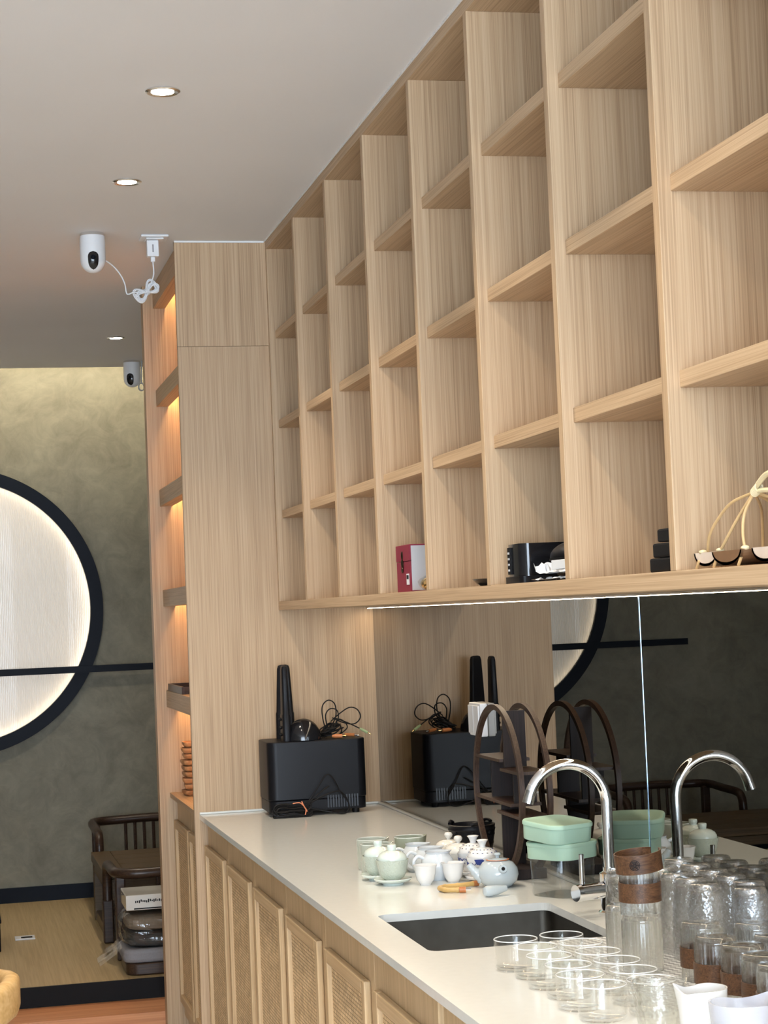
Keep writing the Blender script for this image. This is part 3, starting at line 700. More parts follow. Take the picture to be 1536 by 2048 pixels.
# ------------------------------------------------------------------ faucet
FX, FY = -0.080, -2.470
t = thing('kitchen_faucet', 'chrome gooseneck faucet with side lever beside the sink', 'faucet', (FX, FY, ZC))
MB().lathe([(0, ZC), (0.026, ZC), (0.026, ZC+0.006), (0.021, ZC+0.009), (0.021, ZC+0.082), (0.0135, ZC+0.086), (0.0135, ZC+0.094), (0, ZC+0.094)], 28, FX, FY).build('mixer_body', 'chrome', t, smooth=True)
R = 0.082; pts = [(FX, FY, ZC+0.0941), (FX, FY, 1.00), (FX, FY, 1.083)]
for i in range(1, 23):
    a = math.radians(166)*i/22; pts.append((FX-R+R*math.cos(a), FY, 1.083+R*math.sin(a)))
MB().tube(pts, 0.0112, 20).build('gooseneck', 'chrome', t, smooth=True)
pe = Vector(pts[-1]); pd = (pe-Vector(pts[-2])).normalized()
MB().tube([pe, pe+pd*0.012], 0.0118, 20).build('aerator', 'chrome', t, smooth=True)
hb = MB().tube([(FX-0.0215, FY-0.008, 0.910), (FX-0.072, FY-0.022, 0.910)], 0.0165, 24).build('handle_body', 'chrome', t, smooth=True)
MB().tube([(FX-0.0722, FY-0.022, 0.910), (FX-0.082, FY-0.025, 0.910)], [0.0175, 0.0165], 24).build('handle_cap', 'chrome', hb, smooth=True)
MB().tube([(FX-0.066, FY-0.022, 0.9268), (FX-0.066, FY-0.022, 0.986)], 0.0052, 14).build('lever', 'chrome', hb, smooth=True)

# ------------------------------------------------------------------ oval curio shelf
QX0, QX1, QY, QZ, QR = -0.121, -0.055, -1.820, ZC+0.2, 0.192
t = thing('curio_shelf', 'dark walnut ring-shaped curio shelf with stepped compartments before the mirror', 'shelf', (-0.088, QY, ZC))
for x in (QX0, QX1):
    m = MB(); n = 72
    for i in range(n):
        a = 2*PI*i/n; c_, s_ = math.cos(a), math.sin(a)
        for (rr, xx) in ((QR-0.006, x-0.006), (QR+0.006, x-0.006), (QR+0.006, x+0.006), (QR-0.006, x+0.006)):
            m.v.append((xx, QY+rr*c_, QZ+rr*s_))
    for i in range(n):
        A, B = 4*i, 4*((i+1) % n)
        for k in range(4): m.f.append((A+k, A+(k+1) % 4, B+(k+1) % 4, B+k))
    m.build('ring', 'curio_ring', t, smooth=True)
xa, xb = QX0+0.0005, QX1-0.0005
def ringY(z, sgn): return QY+sgn*math.sqrt(max(0, (QR-0.0065)**2-(z-QZ)**2))
th = 0.007
def pan(y, z0, z1): MB().box(QX0+0.006, QX1-0.006, y-th/2, y+th/2, z0, z1).build('upright', 'curio', t)
def shf(y0, y1, z): MB().box(QX0-0.004, QX1+0.004, y0, y1, z-th/2, z+th/2).build('shelf_board', 'curio_ring', t)
pan(-1.857, 1.1125, QZ+QR-0.009); shf(-1.8535, ringY(1.128, 1), 1.128); shf(ringY(1.108, -1), -1.8535, 1.108)
pan(-1.744, 1.0355, 1.1243); shf(-1.930, ringY(1.031, 1), 1.031); pan(-1.926, 1.0355, 1.1043)
shf(ringY(1.008, -1), -1.8155, 1.008); pan(-1.819, 0.8845, 1.0270)
MB().box(QX0-0.012, QX1+0.012, QY-0.105, QY+0.105, ZC+0.0003, ZC+0.024).build('plinth', 'curio', t, bevel=0.002)

# ------------------------------------------------------------------ black brazier pot
px, py = -0.090, -1.449
t = thing('brazier_pot', 'round black clay stove pot with notched rim in the counter corner', 'pot', (px, py, ZC))
pr = [(0, ZC+0.0002), (0.042, ZC+0.0002), (0.048, ZC+0.006), (0.054, ZC+0.03), (0.0555, ZC+0.034), (0.0545, ZC+0.038), (0.057, ZC+0.052), (0.0585, ZC+0.055), (0.0575, ZC+0.058), (0.059, ZC+0.066), (0.0605, ZC+0.069), (0.0585, ZC+0.073), (0.060, ZC+0.080), (0.054, ZC+0.081), (0.049, ZC+0.072), (0.046, ZC+0.03), (0, ZC+0.026)]
body = MB().lathe(pr, 48, px, py).build('body', 'black', t, smooth=True)
for a in (0.5, 2.6, 4.7):
    m = MB()
    m.tube([(px+0.0555*math.cos(a+s_), py+0.0555*math.sin(a+s_), ZC+0.083+0.004*math.cos(s_*6)) for s_ in [-0.28+0.07*i for i in range(9)]], 0.0045, 8)
    m.build('rim_lug', 'black', t, smooth=True)
for a in (-1.8, -2.6, -1.0): MB().ellipsoid((px+0.0585*math.cos(a), py+0.0585*math.sin(a), ZC+0.062), 0.0045, 0.0045, 0.0045, 12, 8).build('air_hole', 'blackmatte', t, smooth=True)

# ------------------------------------------------------------------ tea ware (built round the local origin, then placed)
def local_thing(name, label, cat, loc, rz=0.0, group=None):
    t = thing(name, label, cat, loc, rz, group); t['_local'] = 1; return t
def tumbler_pitcher(loc, rz, label, mat):
    t = local_thing('fairness_pitcher', label, 'pitcher', loc, rz, 'celadon straight pitchers')
    h = 0.073; n = 40; m = MB()
    prof = [(0.0, 0.0), (0.033, 0.0), (0.0355, 0.004), (0.0365, 0.03), (0.0375, h), (0.0352, h), (0.0340, 0.03), (0.032, 0.006), (0.0, 0.005)]
    m.lathe(prof, n)
    for i, (x, y, z) in enumerate(m.v):        # pull a pouring lip on +X
        if z > h-0.03:
            a = math.atan2(y, x); k = math.exp(-(a/0.30)**2)*((z-h+0.03)/0.03)**2; m.v[i] = (x+0.009*k, y, z+0.003*k)
    m.build('body', mat, t, smooth=True)
    MB().lathe([(0.0352, h-0.0005), (0.0362, h+0.0012), (0.0374, h-0.0005)], n).build('rim', 'celadon_in', t, smooth=True)
    return t
tumbler_pitcher((-0.374, -1.560, ZC), 0.15, 'tall celadon pitcher standing at the back left of the tea ware', 'celadon_dk')
tumbler_pitcher((-0.386, -1.660, ZC), 0.15, 'celadon pitcher directly behind the covered celadon cups', 'celadon_dk')
tumbler_pitcher((-0.281, -1.565, ZC), 0.1, 'olive celadon pitcher behind the round white pitchers', plain('olive_celadon', (0.36, 0.385, 0.29), 0.15, coat=0.5))
def gaiwan(loc, rz, label, cup_mat, lid_mat, saucer_mat, saucer=True, knob='disc', group='covered tea bowls', deco=False, sc_r=0.0445):
    t = local_thing('gaiwan', label, 'tea bowl', loc, rz, group)
    zf = 0.0
    if saucer:
        MB().lathe([(0, 0.0), (0.024, 0.0), (0.026, 0.004), (0.040, 0.008), (sc_r, 0.013), (sc_r-0.001, 0.0145), (0.038, 0.0105), (0.022, 0.008), (0, 0.008)], 40).build('saucer', saucer_mat, t, smooth=True); zf = 0.0083
    c = MB().lathe([(0, zf), (0.017, zf), (0.0185, zf+0.003), (0.0265, zf+0.008), (0.0325, zf+0.019), (0.0352, zf+0.034), (0.0385, zf+0.0485), (0.0368, zf+0.0485), (0.0335, zf+0.034), (0.0305, zf+0.019), (0.022, zf+0.010), (0, zf+0.009)], 40).build('cup', cup_mat, t, smooth=True)
    if deco:
        for k in range(14):                       # blue scrolls on the cup
            a0 = 2*PI*k/14; pts = []
            for i in range(14):
                th = i/13*1.6*PI; rr = 0.0075*(1-0.5*i/13); zz = zf+0.030+rr*math.sin(th); aa = a0+rr*math.cos(th)/0.032
                rad = 0.0330+(zz-zf-0.019)*0.16+0.0004; pts.append((rad*math.cos(aa), rad*math.sin(aa), zz))
            MB().tube(pts, 0.0009, 5).build('blue_scroll', 'blue', c, smooth=True, off=V(0,0,0))
    zl = zf+0.0485
    l = MB().lathe([(0.0340, zl-0.003), (0.0345, zl), (0.0335, zl+0.006), (0.0295, zl+0.0125), (0.022, zl+0.0175), (0.012, zl+0.0205), (0, zl+0.021)], 40).build('lid', lid_mat, t, smooth=True)
    if deco:
        for k in range(34):
            a = 2*PI*(k % 17)/17+(0.18 if k >= 17 else 0); rr = 0.0312 if k < 17 else 0.0235; zz = zl+(0.0102 if k < 17 else 0.0168)
            MB().ellipsoid((rr*math.cos(a), rr*math.sin(a), zz), 0.0020, 0.0013, 0.0008, 8, 4).build('lid_fleck', 'bronze' if k % 2 else 'blue', l, off=V(0,0,0))
        MB().prism([(-0.030, zf+0.046), (-0.024, zf+0.034), (-0.008, zf+0.034), (-0.002, zf+0.046)], 'Y', -0.0365, -0.0335).build('blue_panel', 'blue', c, off=V(0,0,0))
    if knob == 'disc': kp = [(0.0095, zl+0.018), (0.0095, zl+0.024), (0.0105, zl+0.026), (0.0108, zl+0.032), (0.0095, zl+0.034), (0, zl+0.033)]
    elif knob == 'flare': kp = [(0.008, zl+0.018), (0.007, zl+0.024), (0.010, zl+0.032), (0.014, zl+0.037), (0.012, zl+0.0375), (0, zl+0.031)]
    else: kp = [(0.005, zl+0.018), (0.005, zl+0.023), (0.009, zl+0.027), (0.0105, zl+0.032), (0.008, zl+0.037), (0, zl+0.039)]
    MB().lathe(kp, 24).build('knob', lid_mat if knob != 'flare' else 'porcelain', l, smooth=True, off=V(0,0,0))
    return t
gaiwan((-0.3866, -1.838, ZC), 0, 'pale celadon lidded tea bowl on saucer, in front of its twin', 'celadon_carved', 'celadon', 'celadon')
gaiwan((-0.399, -1.7475, ZC), 0, 'pale celadon lidded tea bowl on saucer, behind its twin', 'celadon_carved', 'celadon', 'celadon', sc_r=0.043)
gaiwan((-0.2005, -1.640, ZC), 0, 'plain cream lidded tea bowl, farthest back', 'cream', 'cream', 'cream', saucer=False, knob='ball')
gaiwan((-0.198, -1.722, ZC), 0, 'plain cream lidded tea bowl next to the blue patterned bowls', 'cream', 'cream', 'cream', saucer=False, knob='ball')
gaiwan((-0.184, -1.806, ZC), 0.2, 'blue and white patterned lidded tea bowl next to the cream bowls', 'porcelain', 'porcelain', 'porcelain', knob='flare', deco=True, sc_r=0.043)
gaiwan((-0.186, -1.894, ZC), 0, 'blue and white patterned lidded tea bowl next to the blue-grey teapot', 'porcelain', 'porcelain', 'porcelain', knob='flare', deco=True, sc_r=0.042)
def round_pitcher(loc, rz, label):
    t = local_thing('round_pitcher', label, 'pitcher', loc, rz, 'round white fairness pitchers')
    m = MB().lathe([(0, 0), (0.022, 0), (0.024, 0.003), (0.036, 0.018), (0.0395, 0.032), (0.037, 0.046), (0.029, 0.057), (0.0265, 0.061), (0.0285, 0.066), (0.0265, 0.066), (0.0245, 0.060), (0.034, 0.045), (0.036, 0.03), (0.02, 0.006), (0, 0.005)], 40)
    for i, (x, y, z) in enumerate(m.v):
        if z > 0.055: a = math.atan2(y, x); k = math.exp(-(a/0.35)**2)*(z-0.055)/0.011; m.v[i] = (x+0.008*k, y, z)
    m.build('body', 'palewhite', t, smooth=True)
    MB().tube(smoothpath([(-0.033, 0, 0.051), (-0.046, 0, 0.056), (-0.056, 0, 0.047), (-0.056, 0, 0.033), (-0.047, 0, 0.022), (-0.0375, 0, 0.022)], 6), 0.0042, 10).build('handle', 'palewhite', t, smooth=True)
    return t
round_pitcher((-0.283, -1.652, ZC), 0.0, 'round white pitcher with loop handle, farthest back of the three')
round_pitcher((-0.272, -1.734, ZC), 0.0, 'round white pitcher with loop handle, middle of the three')
round_pitcher((-0.2745, -1.816, ZC), 0.05, 'round white pitcher with loop handle behind the two small white cups')
def teacup(loc, label):
    t = local_thing('teacup', label, 'cup', loc, 0, 'small white teacups')
    MB().lathe([(0, 0.0), (0.0125, 0.0), (0.0135, 0.003), (0.020, 0.012), (0.0235, 0.026), (0.0250, 0.038), (0.0280, 0.045), (0.0265, 0.045), (0.0235, 0.037), (0.0215, 0.024), (0.0165, 0.01), (0, 0.006)], 40).build('cup_body', 'porcelain', t, smooth=True)
    return t
teacup((-0.3205, -1.884, ZC), 'small white porcelain teacup beside the celadon saucer')
teacup((-0.2525, -1.8745, ZC), 'small white porcelain teacup in front of the blue patterned bowls')
# blue-grey side-handle teapot
t = local_thing('side_handle_teapot', 'blue-grey glazed round teapot with spout and handle socket, without its handle', 'teapot', (-0.180, -1.996, ZC), 0)
MB().lathe([(0, 0), (0.027, 0), (0.031, 0.003), (0.042, 0.014), (0.0465, 0.028), (0.044, 0.043), (0.034, 0.055), (0.025, 0.059), (0.0235, 0.060)], 44).build('body', 'bluegrey', t, smooth=True)
MB().lathe([(0.0235, 0.0598), (0.0265, 0.0602), (0.0265, 0.0612), (0.0235, 0.0616)], 36).build('rim', 'orange', t, smooth=True)
l = MB().lathe([(0.0233, 0.0602), (0.022, 0.0625), (0.012, 0.0645), (0, 0.065)], 36).build('lid', 'bluegrey', t, smooth=True)
MB().lathe([(0.004, 0.064), (0.004, 0.068), (0.008, 0.072), (0.006, 0.076), (0, 0.077)], 18, 0.0, 0.0).build('knob', 'bluegrey', l, smooth=True, off=V(0,0,0))
MB().tube(smoothpath([(-0.034, 0.006, 0.022), (-0.046, 0.008, 0.030), (-0.056, 0.010, 0.042), (-0.064, 0.012, 0.052)], 5), [0.016]*3+[0.013]*3+[0.011]*3+[0.009]*3+[0.0075]*4, 14).build('spout', 'bluegrey', t, smooth=True)
s_ = MB().tube([(0.0, -0.036, 0.042), (-0.002, -0.051, 0.046)], [0.0115, 0.0085], 16).build('handle_socket', 'bluegrey', t, smooth=True)
MB().tube([(-0.002, -0.0511, 0.046), (-0.0021, -0.0519, 0.0462)], 0.0042, 12).build('socket_hole', 'blackmatte', s_, off=V(0,0,0))
t = local_thing('teapot_handle', 'blue-grey glazed pear-shaped loose handle lying before the teapot', 'handle', (-0.228, -2.130, ZC), 0.25)
MB().tube([(-0.026, 0, 0.0125), (-0.024, 0, 0.0125), (-0.019, 0, 0.0125), (-0.010, 0, 0.0125), (0.004, 0, 0.0130), (0.018, 0, 0.014), (0.030, 0, 0.015)], [0.003, 0.009, 0.0115, 0.012, 0.0115, 0.0085, 0.0065], 18).build('stem', 'bluegrey', t, smooth=True)
t = thing('bamboo_handle', 'bent bamboo teapot handle with orange bound ends lying on the counter', 'handle', (-0.27, -2.01, ZC))
bp = smoothpath([(-0.232, -1.969, 0.867), (-0.266, -1.981, 0.867), (-0.294, -1.983, 0.867), (-0.313, -1.994, 0.867), (-0.317, -2.012, 0.867), (-0.309, -2.034, 0.867), (-0.284, -2.045, 0.867)], 6)
MB().tube(bp, [0.0055+0.0012*(1 if i % 7 == 0 else 0) for i in range(len(bp))], 10).build('bamboo', 'bamboo', t, smooth=True)
for (a, b_) in (((-0.232, -1.969, 0.867), (-0.219, -1.966, 0.867)), ((-0.284, -2.045, 0.867), (-0.270, -2.049, 0.867))):
    g = MB().tube([a, b_], 0.0066, 12).build('bound_end', 'orange', t, smooth=True)
    d = (Vector(b_)-Vector(a)).normalized(); MB().tube([Vector(b_), Vector(b_)+d*0.011], [0.0028, 0.0020], 8).build('metal_pin', 'chrome', g, smooth=True)

# ------------------------------------------------------------------ mint food containers
def container(loc, rz, label, clear):
    t = local_thing('food_container', label, 'container', loc, rz, 'mint green food containers')
    a = 0.060
    def shell(zs, name, mat, top=False, bottom=False):
        m = MB(); ids = []
        for z, s_ in zs:
            P = rrect(-a*s_, a*s_, -a*s_, a*s_, 0.032*s_, 8); ids.append(list(range(len(m.v), len(m.v)+len(P)))); m.v += [(x, y, z) for x, y in P]
        for A, B in zip(ids[:-1], ids[1:]):
            for i in range(len(A)): j = (i+1) % len(A); m.f.append((A[i], A[j], B[j], B[i]))
        if bottom: m.f.append(tuple(ids[0]))
        if top: m.f.append(tuple(ids[-1]))
        return m.build(name, mat, t, smooth=True)
    if clear:
        shell([(0.0, 0.90), (0.004, 0.93), (0.086, 0.985)], 'clear_body', 'plastic_clear', bottom=True)
        shell([(0.080, 1.03), (0.081, 1.04), (0.108, 1.045)], 'collar', 'mint')
        shell([(0.106, 1.055), (0.108, 1.07), (0.113, 1.07), (0.115, 1.04)], 'lid', 'mint', top=True, bottom=True)
    else:
        shell([(0.0, 0.99), (0.002, 1.01), (0.032, 1.03)], 'tub', 'mint', bottom=True)
        l = shell([(0.0305, 1.045), (0.0315, 1.06), (0.037, 1.06), (0.040, 1.03), (0.041, 0.95), (0.0395, 0.90)], 'lid', 'mint', top=True, bottom=True)
    return t
container((-0.084, -2.172, ZC+0.0004), 0.55, 'clear plastic food container with mint green lid, bottom of the stack', True)
uc = container((-0.096, -2.180, ZC+0.1205), 0.42, 'shallow mint green food container on top of the stack', False)
uc.rotation_euler = (math.radians(4.5), 0, 0.42)     # sits ajar, tipped towards the counter's near end

# ------------------------------------------------------------------ drain mat
t = MB().prism(rrect(-0.300, -0.020, -3.60, -2.735, 0.012, 4), 'Z', ZC+0.0003, ZC+0.004).build('drain_mat', 'drainmat')
tag(t, 'grey patterned drain mat under the upside-down glasses beside the sink', 'mat')
ZM = ZC+0.0043

# ------------------------------------------------------------------ short clear tumblers
def tumbler_mesh():
    t = local_thing('glass_tumbler', '', 'glass', (0, 0, 0), 0, 'short clear glass tumblers')
    MB().lathe([(0, 0.0), (0.031, 0.0), (0.035, 0.002), (0.0372, 0.007), (0.0385, 0.052), (0.0362, 0.052), (0.0352, 0.008), (0.032, 0.0055), (0, 0.005)], 48).build('bowl', 'glass', t, smooth=True)
    MB().tube([(0.0374*math.cos(a), 0.0374*math.sin(a), 0.0525) for a in [2*PI*i/48 for i in range(48)]], 0.0009, 6, closed=True).build('rim', M['glass_rimm'], t, smooth=True)
    return t
M['glass_rimm'] = plain('rim_glint_white', (0.82, 0.83, 0.82), 0.08)  # highlight along the clear glass rim, put in as opaque white
tm = None
rowA = [(-0.4242, -2.9562), (-0.4146, -3.0403), (-0.4186, -3.1300), (-0.4143, -3.2189), (-0.4242, -3.3069), (-0.4194, -3.3947)]
rowB = [(-0.3398, -2.9515), (-0.333, -3.0371), (-0.3335, -3.1275), (-0.3314, -3.2155), (-0.3358, -3.3030), (-0.3380, -3.3900)]
for rname, row in (('front row, along the counter edge', rowA), ('back row, beside the drain mat', rowB)):
    for i, (x, y) in enumerate(row):
        lab = 'short clear glass tumbler, %s from the sink in the %s' % (ORD[i], rname)
        if tm is None: tm = tumbler_mesh(); tm.location = (x, y, ZC+0.0002); tm['label'] = lab
        else: dup(tm, (x, y, ZC+0.0002), random.uniform(0, 6), lab)

# ------------------------------------------------------------------ tall hammered glasses, upside down
def tall_glass():
    t = local_thing('hammered_glass', '', 'glass', (0, 0, 0), 0, 'upside-down tall hammered glasses')
    n = 96; m = MB(); rows = 46
    prof = [(0.0345-0.0055*(i/rows)**1.6, 0.120*i/rows) for i in range(rows+1)]+[(0.0287, 0.127), (0.0275, 0.134), (0.024, 0.138), (0.0, 0.1375)]
    pin = [(0.0, 0.1255), (0.023, 0.1255), (0.0262, 0.116), (0.0288, 0.09), (0.0305, 0.05), (0.0318, 0.0), (0.0345, 0.0)]
    m.lathe(prof+pin, n)
    rnd = random.Random(3); jit = [rnd.uniform(-0.5, 0.5) for _ in range(64)]
    for i, (x, y, z) in enumerate(m.v):            # hammered dimples pressed into the outer wall
        if 0.003 < z < 0.119 and i < n*(rows+1):
            a = math.atan2(y, x); rw = z/0.0105; k = 1+0.024*math.cos(16*a+jit[int(rw) % 64])*math.cos(PI*rw+0.7*math.sin(3*a))
            m.v[i] = (x*k, y*k, z)
    m.build('glass_body', 'glass_ham', t, smooth=True, auto=80)
    MB().lathe([(0.0, 0.1262), (0.0225, 0.1262), (0.0245, 0.130), (0.0225, 0.1368), (0.0, 0.1365)], 32).build('thick_base', 'glass_base', t, smooth=True)
    return t
tg = None
tall = [(-0.186, -2.846, 'standing alone by the faucet, left of the others'),
        (-0.117, -2.858, 'first from the faucet in the middle row'), (-0.118, -2.932, 'second from the faucet in the middle row'),
        (-0.118, -3.005, 'third from the faucet in the middle row'), (-0.121, -3.080, 'nearest the camera in the middle row'),
        (-0.043, -2.760, 'first from the faucet in the row against the mirror'), (-0.043, -2.842, 'second from the faucet in the row against the mirror'),
        (-0.043, -2.925, 'third from the faucet in the row against the mirror'), (-0.043, -3.005, 'fourth from the faucet in the row against the mirror'),
        (-0.043, -3.085, 'fifth from the faucet in the row against the mirror'), (-0.072, -3.158, 'nearest the wood-banded glasses')]
for x, y, d in tall:
    lab = 'upside-down tall hammered glass ' + d
    if tg is None: tg = tall_glass(); tg.location = (x, y, ZM); tg['label'] = lab
    else: dup(tg, (x, y, ZM), random.uniform(0, 6), lab)

# ------------------------------------------------------------------ ribbed glasses with wooden bands
def ribbed(band):
    t = local_thing('ribbed_glass', '', 'glass', (0, 0, 0), 0, 'ribbed glasses with wooden bands')
    m = MB(); n = 168
    m.lathe([(0.0335, 0.0), (0.0335, 0.085)], n, ribs=42, amp=0.028)
    m.lathe([(0.0335, 0.085), (0.0325, 0.091), (0.030, 0.094), (0.012, 0.0935), (0.009, 0.0925), (0, 0.0925)], n)
    m.lathe([(0.0, 0.085), (0.029, 0.085), (0.0305, 0.08), (0.0308, 0.0), (0.0332, 0.0)], 42)
    m.build('glass_body', 'glass_rib', t, smooth=True, auto=60)
    if band:
        bm_ = MB(); n = 60; z0, z1 = 0.022, 0.054
        bm_.lathe([(0.0344, z0), (0.0362, z0), (0.0362, z1), (0.0344, z1), (0.0344, z0)], n)
        bm_.build('wooden_band', 'bandwood', t, smooth=True, auto=40)
    return t
rg = None
banded = [(-0.175, -3.190, 'behind the row, nearest the tall glasses'), (-0.205, -3.325, 'second of the near row, darkest band'), (-0.196, -3.412, 'third of the near row'), (-0.199, -3.498, 'fourth of the near row'),
          (-0.100, -3.235, 'back row, nearest the tall glasses'), (-0.118, -3.355, 'back row, cut by the right edge'), (-0.212, -3.582, 'nearest the camera at the right edge')]
for x, y, d in banded:
    lab = 'upside-down ribbed glass with brown wooden band, ' + d
    if rg is None: rg = ribbed(True); rg.location = (x, y, ZM); rg['label'] = lab
    else: dup(rg, (x, y, ZM), random.uniform(0, 6), lab)
rp = ribbed(False); rp.location = (-0.236, -3.075, ZM); rp['label'] = 'plain ribbed glass upside down, bottom of the stack of two'
r2 = dup(rg, (-0.236, -3.075, ZM+0.0945), 0.6, 'ribbed glass with wooden band stacked on another ribbed glass')
rp2 = dup(rp, (-0.226, -2.965, ZM), 0.3, 'plain ribbed glass upside down behind the stack of two')
t = thing('wooden_cup_band', 'loose brown wooden cup band with round burnt emblem, tilted on top of the glass stack', 'cup band', (-0.236, -3.075, ZM+0.167)); t['_local'] = 1
m = MB(); n = 56; a0 = 0.55
for i in range(n+1):
    a = a0+(2*PI-0.45)*i/n; rr = 0.0375+0.003*max(0, (i/n-0.8)*5)
    for (rad, z) in ((rr, 0.0), (rr+0.0018, 0.0), (rr+0.0018, 0.032), (rr, 0.032)): m.v.append((rad*math.cos(a), rad*math.sin(a), z))
for i in range(n):
    A, B = 4*i, 4*(i+1)
    for k in range(4): m.f.append((A+k, A+(k+1) % 4, B+(k+1) % 4, B+k))
m.f.append((0, 1, 2, 3)); m.f.append((4*n+3, 4*n+2, 4*n+1, 4*n))
bo = m.build('band', 'bandwood', t, smooth=True)
m = MB(); av = -2.05
for k in range(3):
    R_ = 0.0085-0.0026*k
    m.tube([(0.0397*math.cos(av+R_*math.cos(q)/0.0394), 0.0397*math.sin(av+R_*math.cos(q)/0.0394), 0.016+R_*math.sin(q)) for q in [2*PI*i/24 for i in range(24)]], 0.0007, 5, closed=True)
for k in range(6):
    q = PI*k/3; m.tube([(0.0397*math.cos(av+s_*math.cos(q)/0.0394), 0.0397*math.sin(av+s_*math.cos(q)/0.0394), 0.016+s_*math.sin(q)) for s_ in (0.001, 0.0045, 0.008)], 0.0008, 5)
m.build('emblem', 'curio', bo, off=V(0,0,0))
t.rotation_euler = (0.02, -0.10, 0)

# ------------------------------------------------------------------ three spouted pitchers nearest the camera
def lipped(name, loc, rz, label, mat, r0, r1, h, wall, lip, rip=0.0):
    t = local_thing(name, label, 'pitcher', loc, rz); n = 56
    m = MB(); pr = []; K = 10
    for i in range(K+1): pr.append((r0+(r1-r0)*(i/K)**0.8, h*i/K))
    prof = [(0, 0)]+pr+[(r1-wall, h)]+[(max(0.004, r-wall), max(z, 0.006)) for r, z in reversed(pr[:-1])]+[(0, 0.006)]
    m.lathe(prof, n)
    for i, (x, y, z) in enumerate(m.v):
        if z > h-0.035:
            a = math.atan2(y, x); g = ((z-h+0.035)/0.035)**1.6; k = math.exp(-(a/0.32)**2)*g
            m.v[i] = (x+lip*k, y*(1-0.25*k), z+0.006*k-0.004*g*math.exp(-((abs(a)-0.9)/0.5)**2))
    m.build('jug_body', mat, t, smooth=True); return t
lipped('dimpled_glass_pitcher', (-0.4015, -3.593, ZC), 0.25, 'dimpled clear glass pitcher with pouring lip, left of the white one', 'glass_ham2', 0.026, 0.0395, 0.091, 0.003, 0.010)
lipped('white_ceramic_pitcher', (-0.371, -3.680, ZC), 2.7, 'white ceramic pitcher with pouring lip between two glass pitchers', 'porcelain', 0.030, 0.0345, 0.095, 0.0025, 0.006)
lipped('frosted_glass_pitcher', (-0.362, -3.790, ZC), 0.35, 'lavender frosted glass pitcher with pouring lip in the bottom corner', 'frosted', 0.031, 0.042, 0.096, 0.003, 0.014)

# ------------------------------------------------------------------ things in the wall bookcase
Zs = ZBT+0.0004
t = thing('gift_box', 'tall crimson gift box with bronze clasp and grey side in the wall bookcase', 'box', (-0.23, -1.692, Zs))
MB().box(-0.296, -0.16, -1.7595, -1.620, Zs, Zs+0.0725).build('case', 'red', t, bevel=0.001)
MB().box(-0.297, -0.16, -1.7600, -1.6195, Zs+0.0735, Zs+0.1125).build('lid', 'red', t, bevel=0.001)
MB().box(-0.293, -0.165, -1.7612, -1.7602, Zs+0.003, Zs+0.109).build('grey_side', 'greyboard', t)
m = MB(); m.ellipsoid((-0.298, -1.688, Zs+0.088), 0.003, 0.006, 0.010, 10, 8); m.ellipsoid((-0.298, -1.688, Zs+0.068), 0.003, 0.0075, 0.012, 10, 8); m.tube([(-0.2985, -1.688+0.005*math.cos(a), Zs+0.053+0.006*math.sin(a)) for a in [2*PI*i/12 for i in range(12)]], 0.0016, 6, closed=True)
m.build('clasp', 'bronze', t, smooth=True)
lb = MB().box(-0.2972, -0.2962, -1.747, -1.722, Zs+0.017, Zs+0.043).build('price_label', 'paper', t)
m = MB()
for k in range(7): m.box(-0.2976, -0.2973, -1.744+k*0.0029, -1.744+k*0.0029+0.0013, Zs+0.030, Zs+0.040)
m.build('barcode', 'blackmatte', lb)
t = thing('wrapped_sweet', 'small gold and clear wrapped bundle before the crimson gift box', 'wrapped bundle', (-0.262, -1.83, Zs))
m = MB(); rnd = random.Random(5); m.ellipsoid((-0.262, -1.83, Zs+0.017), 0.026, 0.026, 0.017, 14, 9)
for i, v in enumerate(m.v): k = 1+rnd.uniform(-0.12, 0.12); m.v[i] = (-0.262+(v[0]+0.262)*k, -1.83+(v[1]+1.83)*k, max(Zs, v[2]))
m.build('bundle', 'gold', t)
m = MB(); m.ellipsoid((-0.262, -1.83, Zs+0.019), 0.032, 0.030, 0.020, 14, 9)
for i, v in enumerate(m.v): k = 1+rnd.uniform(-0.10, 0.10); m.v[i] = (-0.262+(v[0]+0.262)*k, -1.83+(v[1]+1.83)*k, max(Zs, v[2]))
m.build('wrapper', 'film', t)
t = thing('black_dish', 'small glossy black dish peeking out in the wall bookcase beside the black machine', 'dish', (-0.285, -2.395, Zs))
MB().lathe([(0, Zs), (0.02, Zs), (0.030, Zs+0.006), (0.038, Zs+0.014), (0.036, Zs+0.015), (0.026, Zs+0.008), (0, Zs+0.006)], 32, -0.278, -2.385).build('bowl', 'blackgloss', t, smooth=True)
MB().tube(smoothpath([(-0.245, -2.42, Zs+0.012), (-0.235, -2.43, Zs+0.03), (-0.235, -2.44, Zs+0.05)], 5), 0.003, 8).build('handle', 'blackgloss', t, smooth=True)
t = thing('black_machine', 'black plastic machine with slotted side standing in the wall bookcase', 'machine', (-0.22, -2.64, Zs))
MB().prism(rrect(-0.30, -0.13, -2.672, -2.562, 0.012, 5), 'Z', Zs, Zs+0.013).build('foot_plate', 'black', t, smooth=True)
MB().prism(rrect(-0.296, -0.135, -2.667, -2.567, 0.02, 6), 'Z', Zs+0.0133, Zs+0.076).build('body', 'blackgloss', t, smooth=True)
m = MB(); m.box(-0.2995, -0.2962, -2.605, -2.587, Zs+0.018, Zs+0.070); s_ = m.build('slot', 'blackmatte', t)
for k in range(4): MB().box(-0.3005, -0.2996, -2.601, -2.591, Zs+0.024+k*0.011, Zs+0.028+k*0.011).build('slot_fin', 'greyboard', s_)
t = thing('black_bag', 'rounded black soft case beside the black machine in the wall bookcase', 'case', (-0.19, -2.765, Zs))
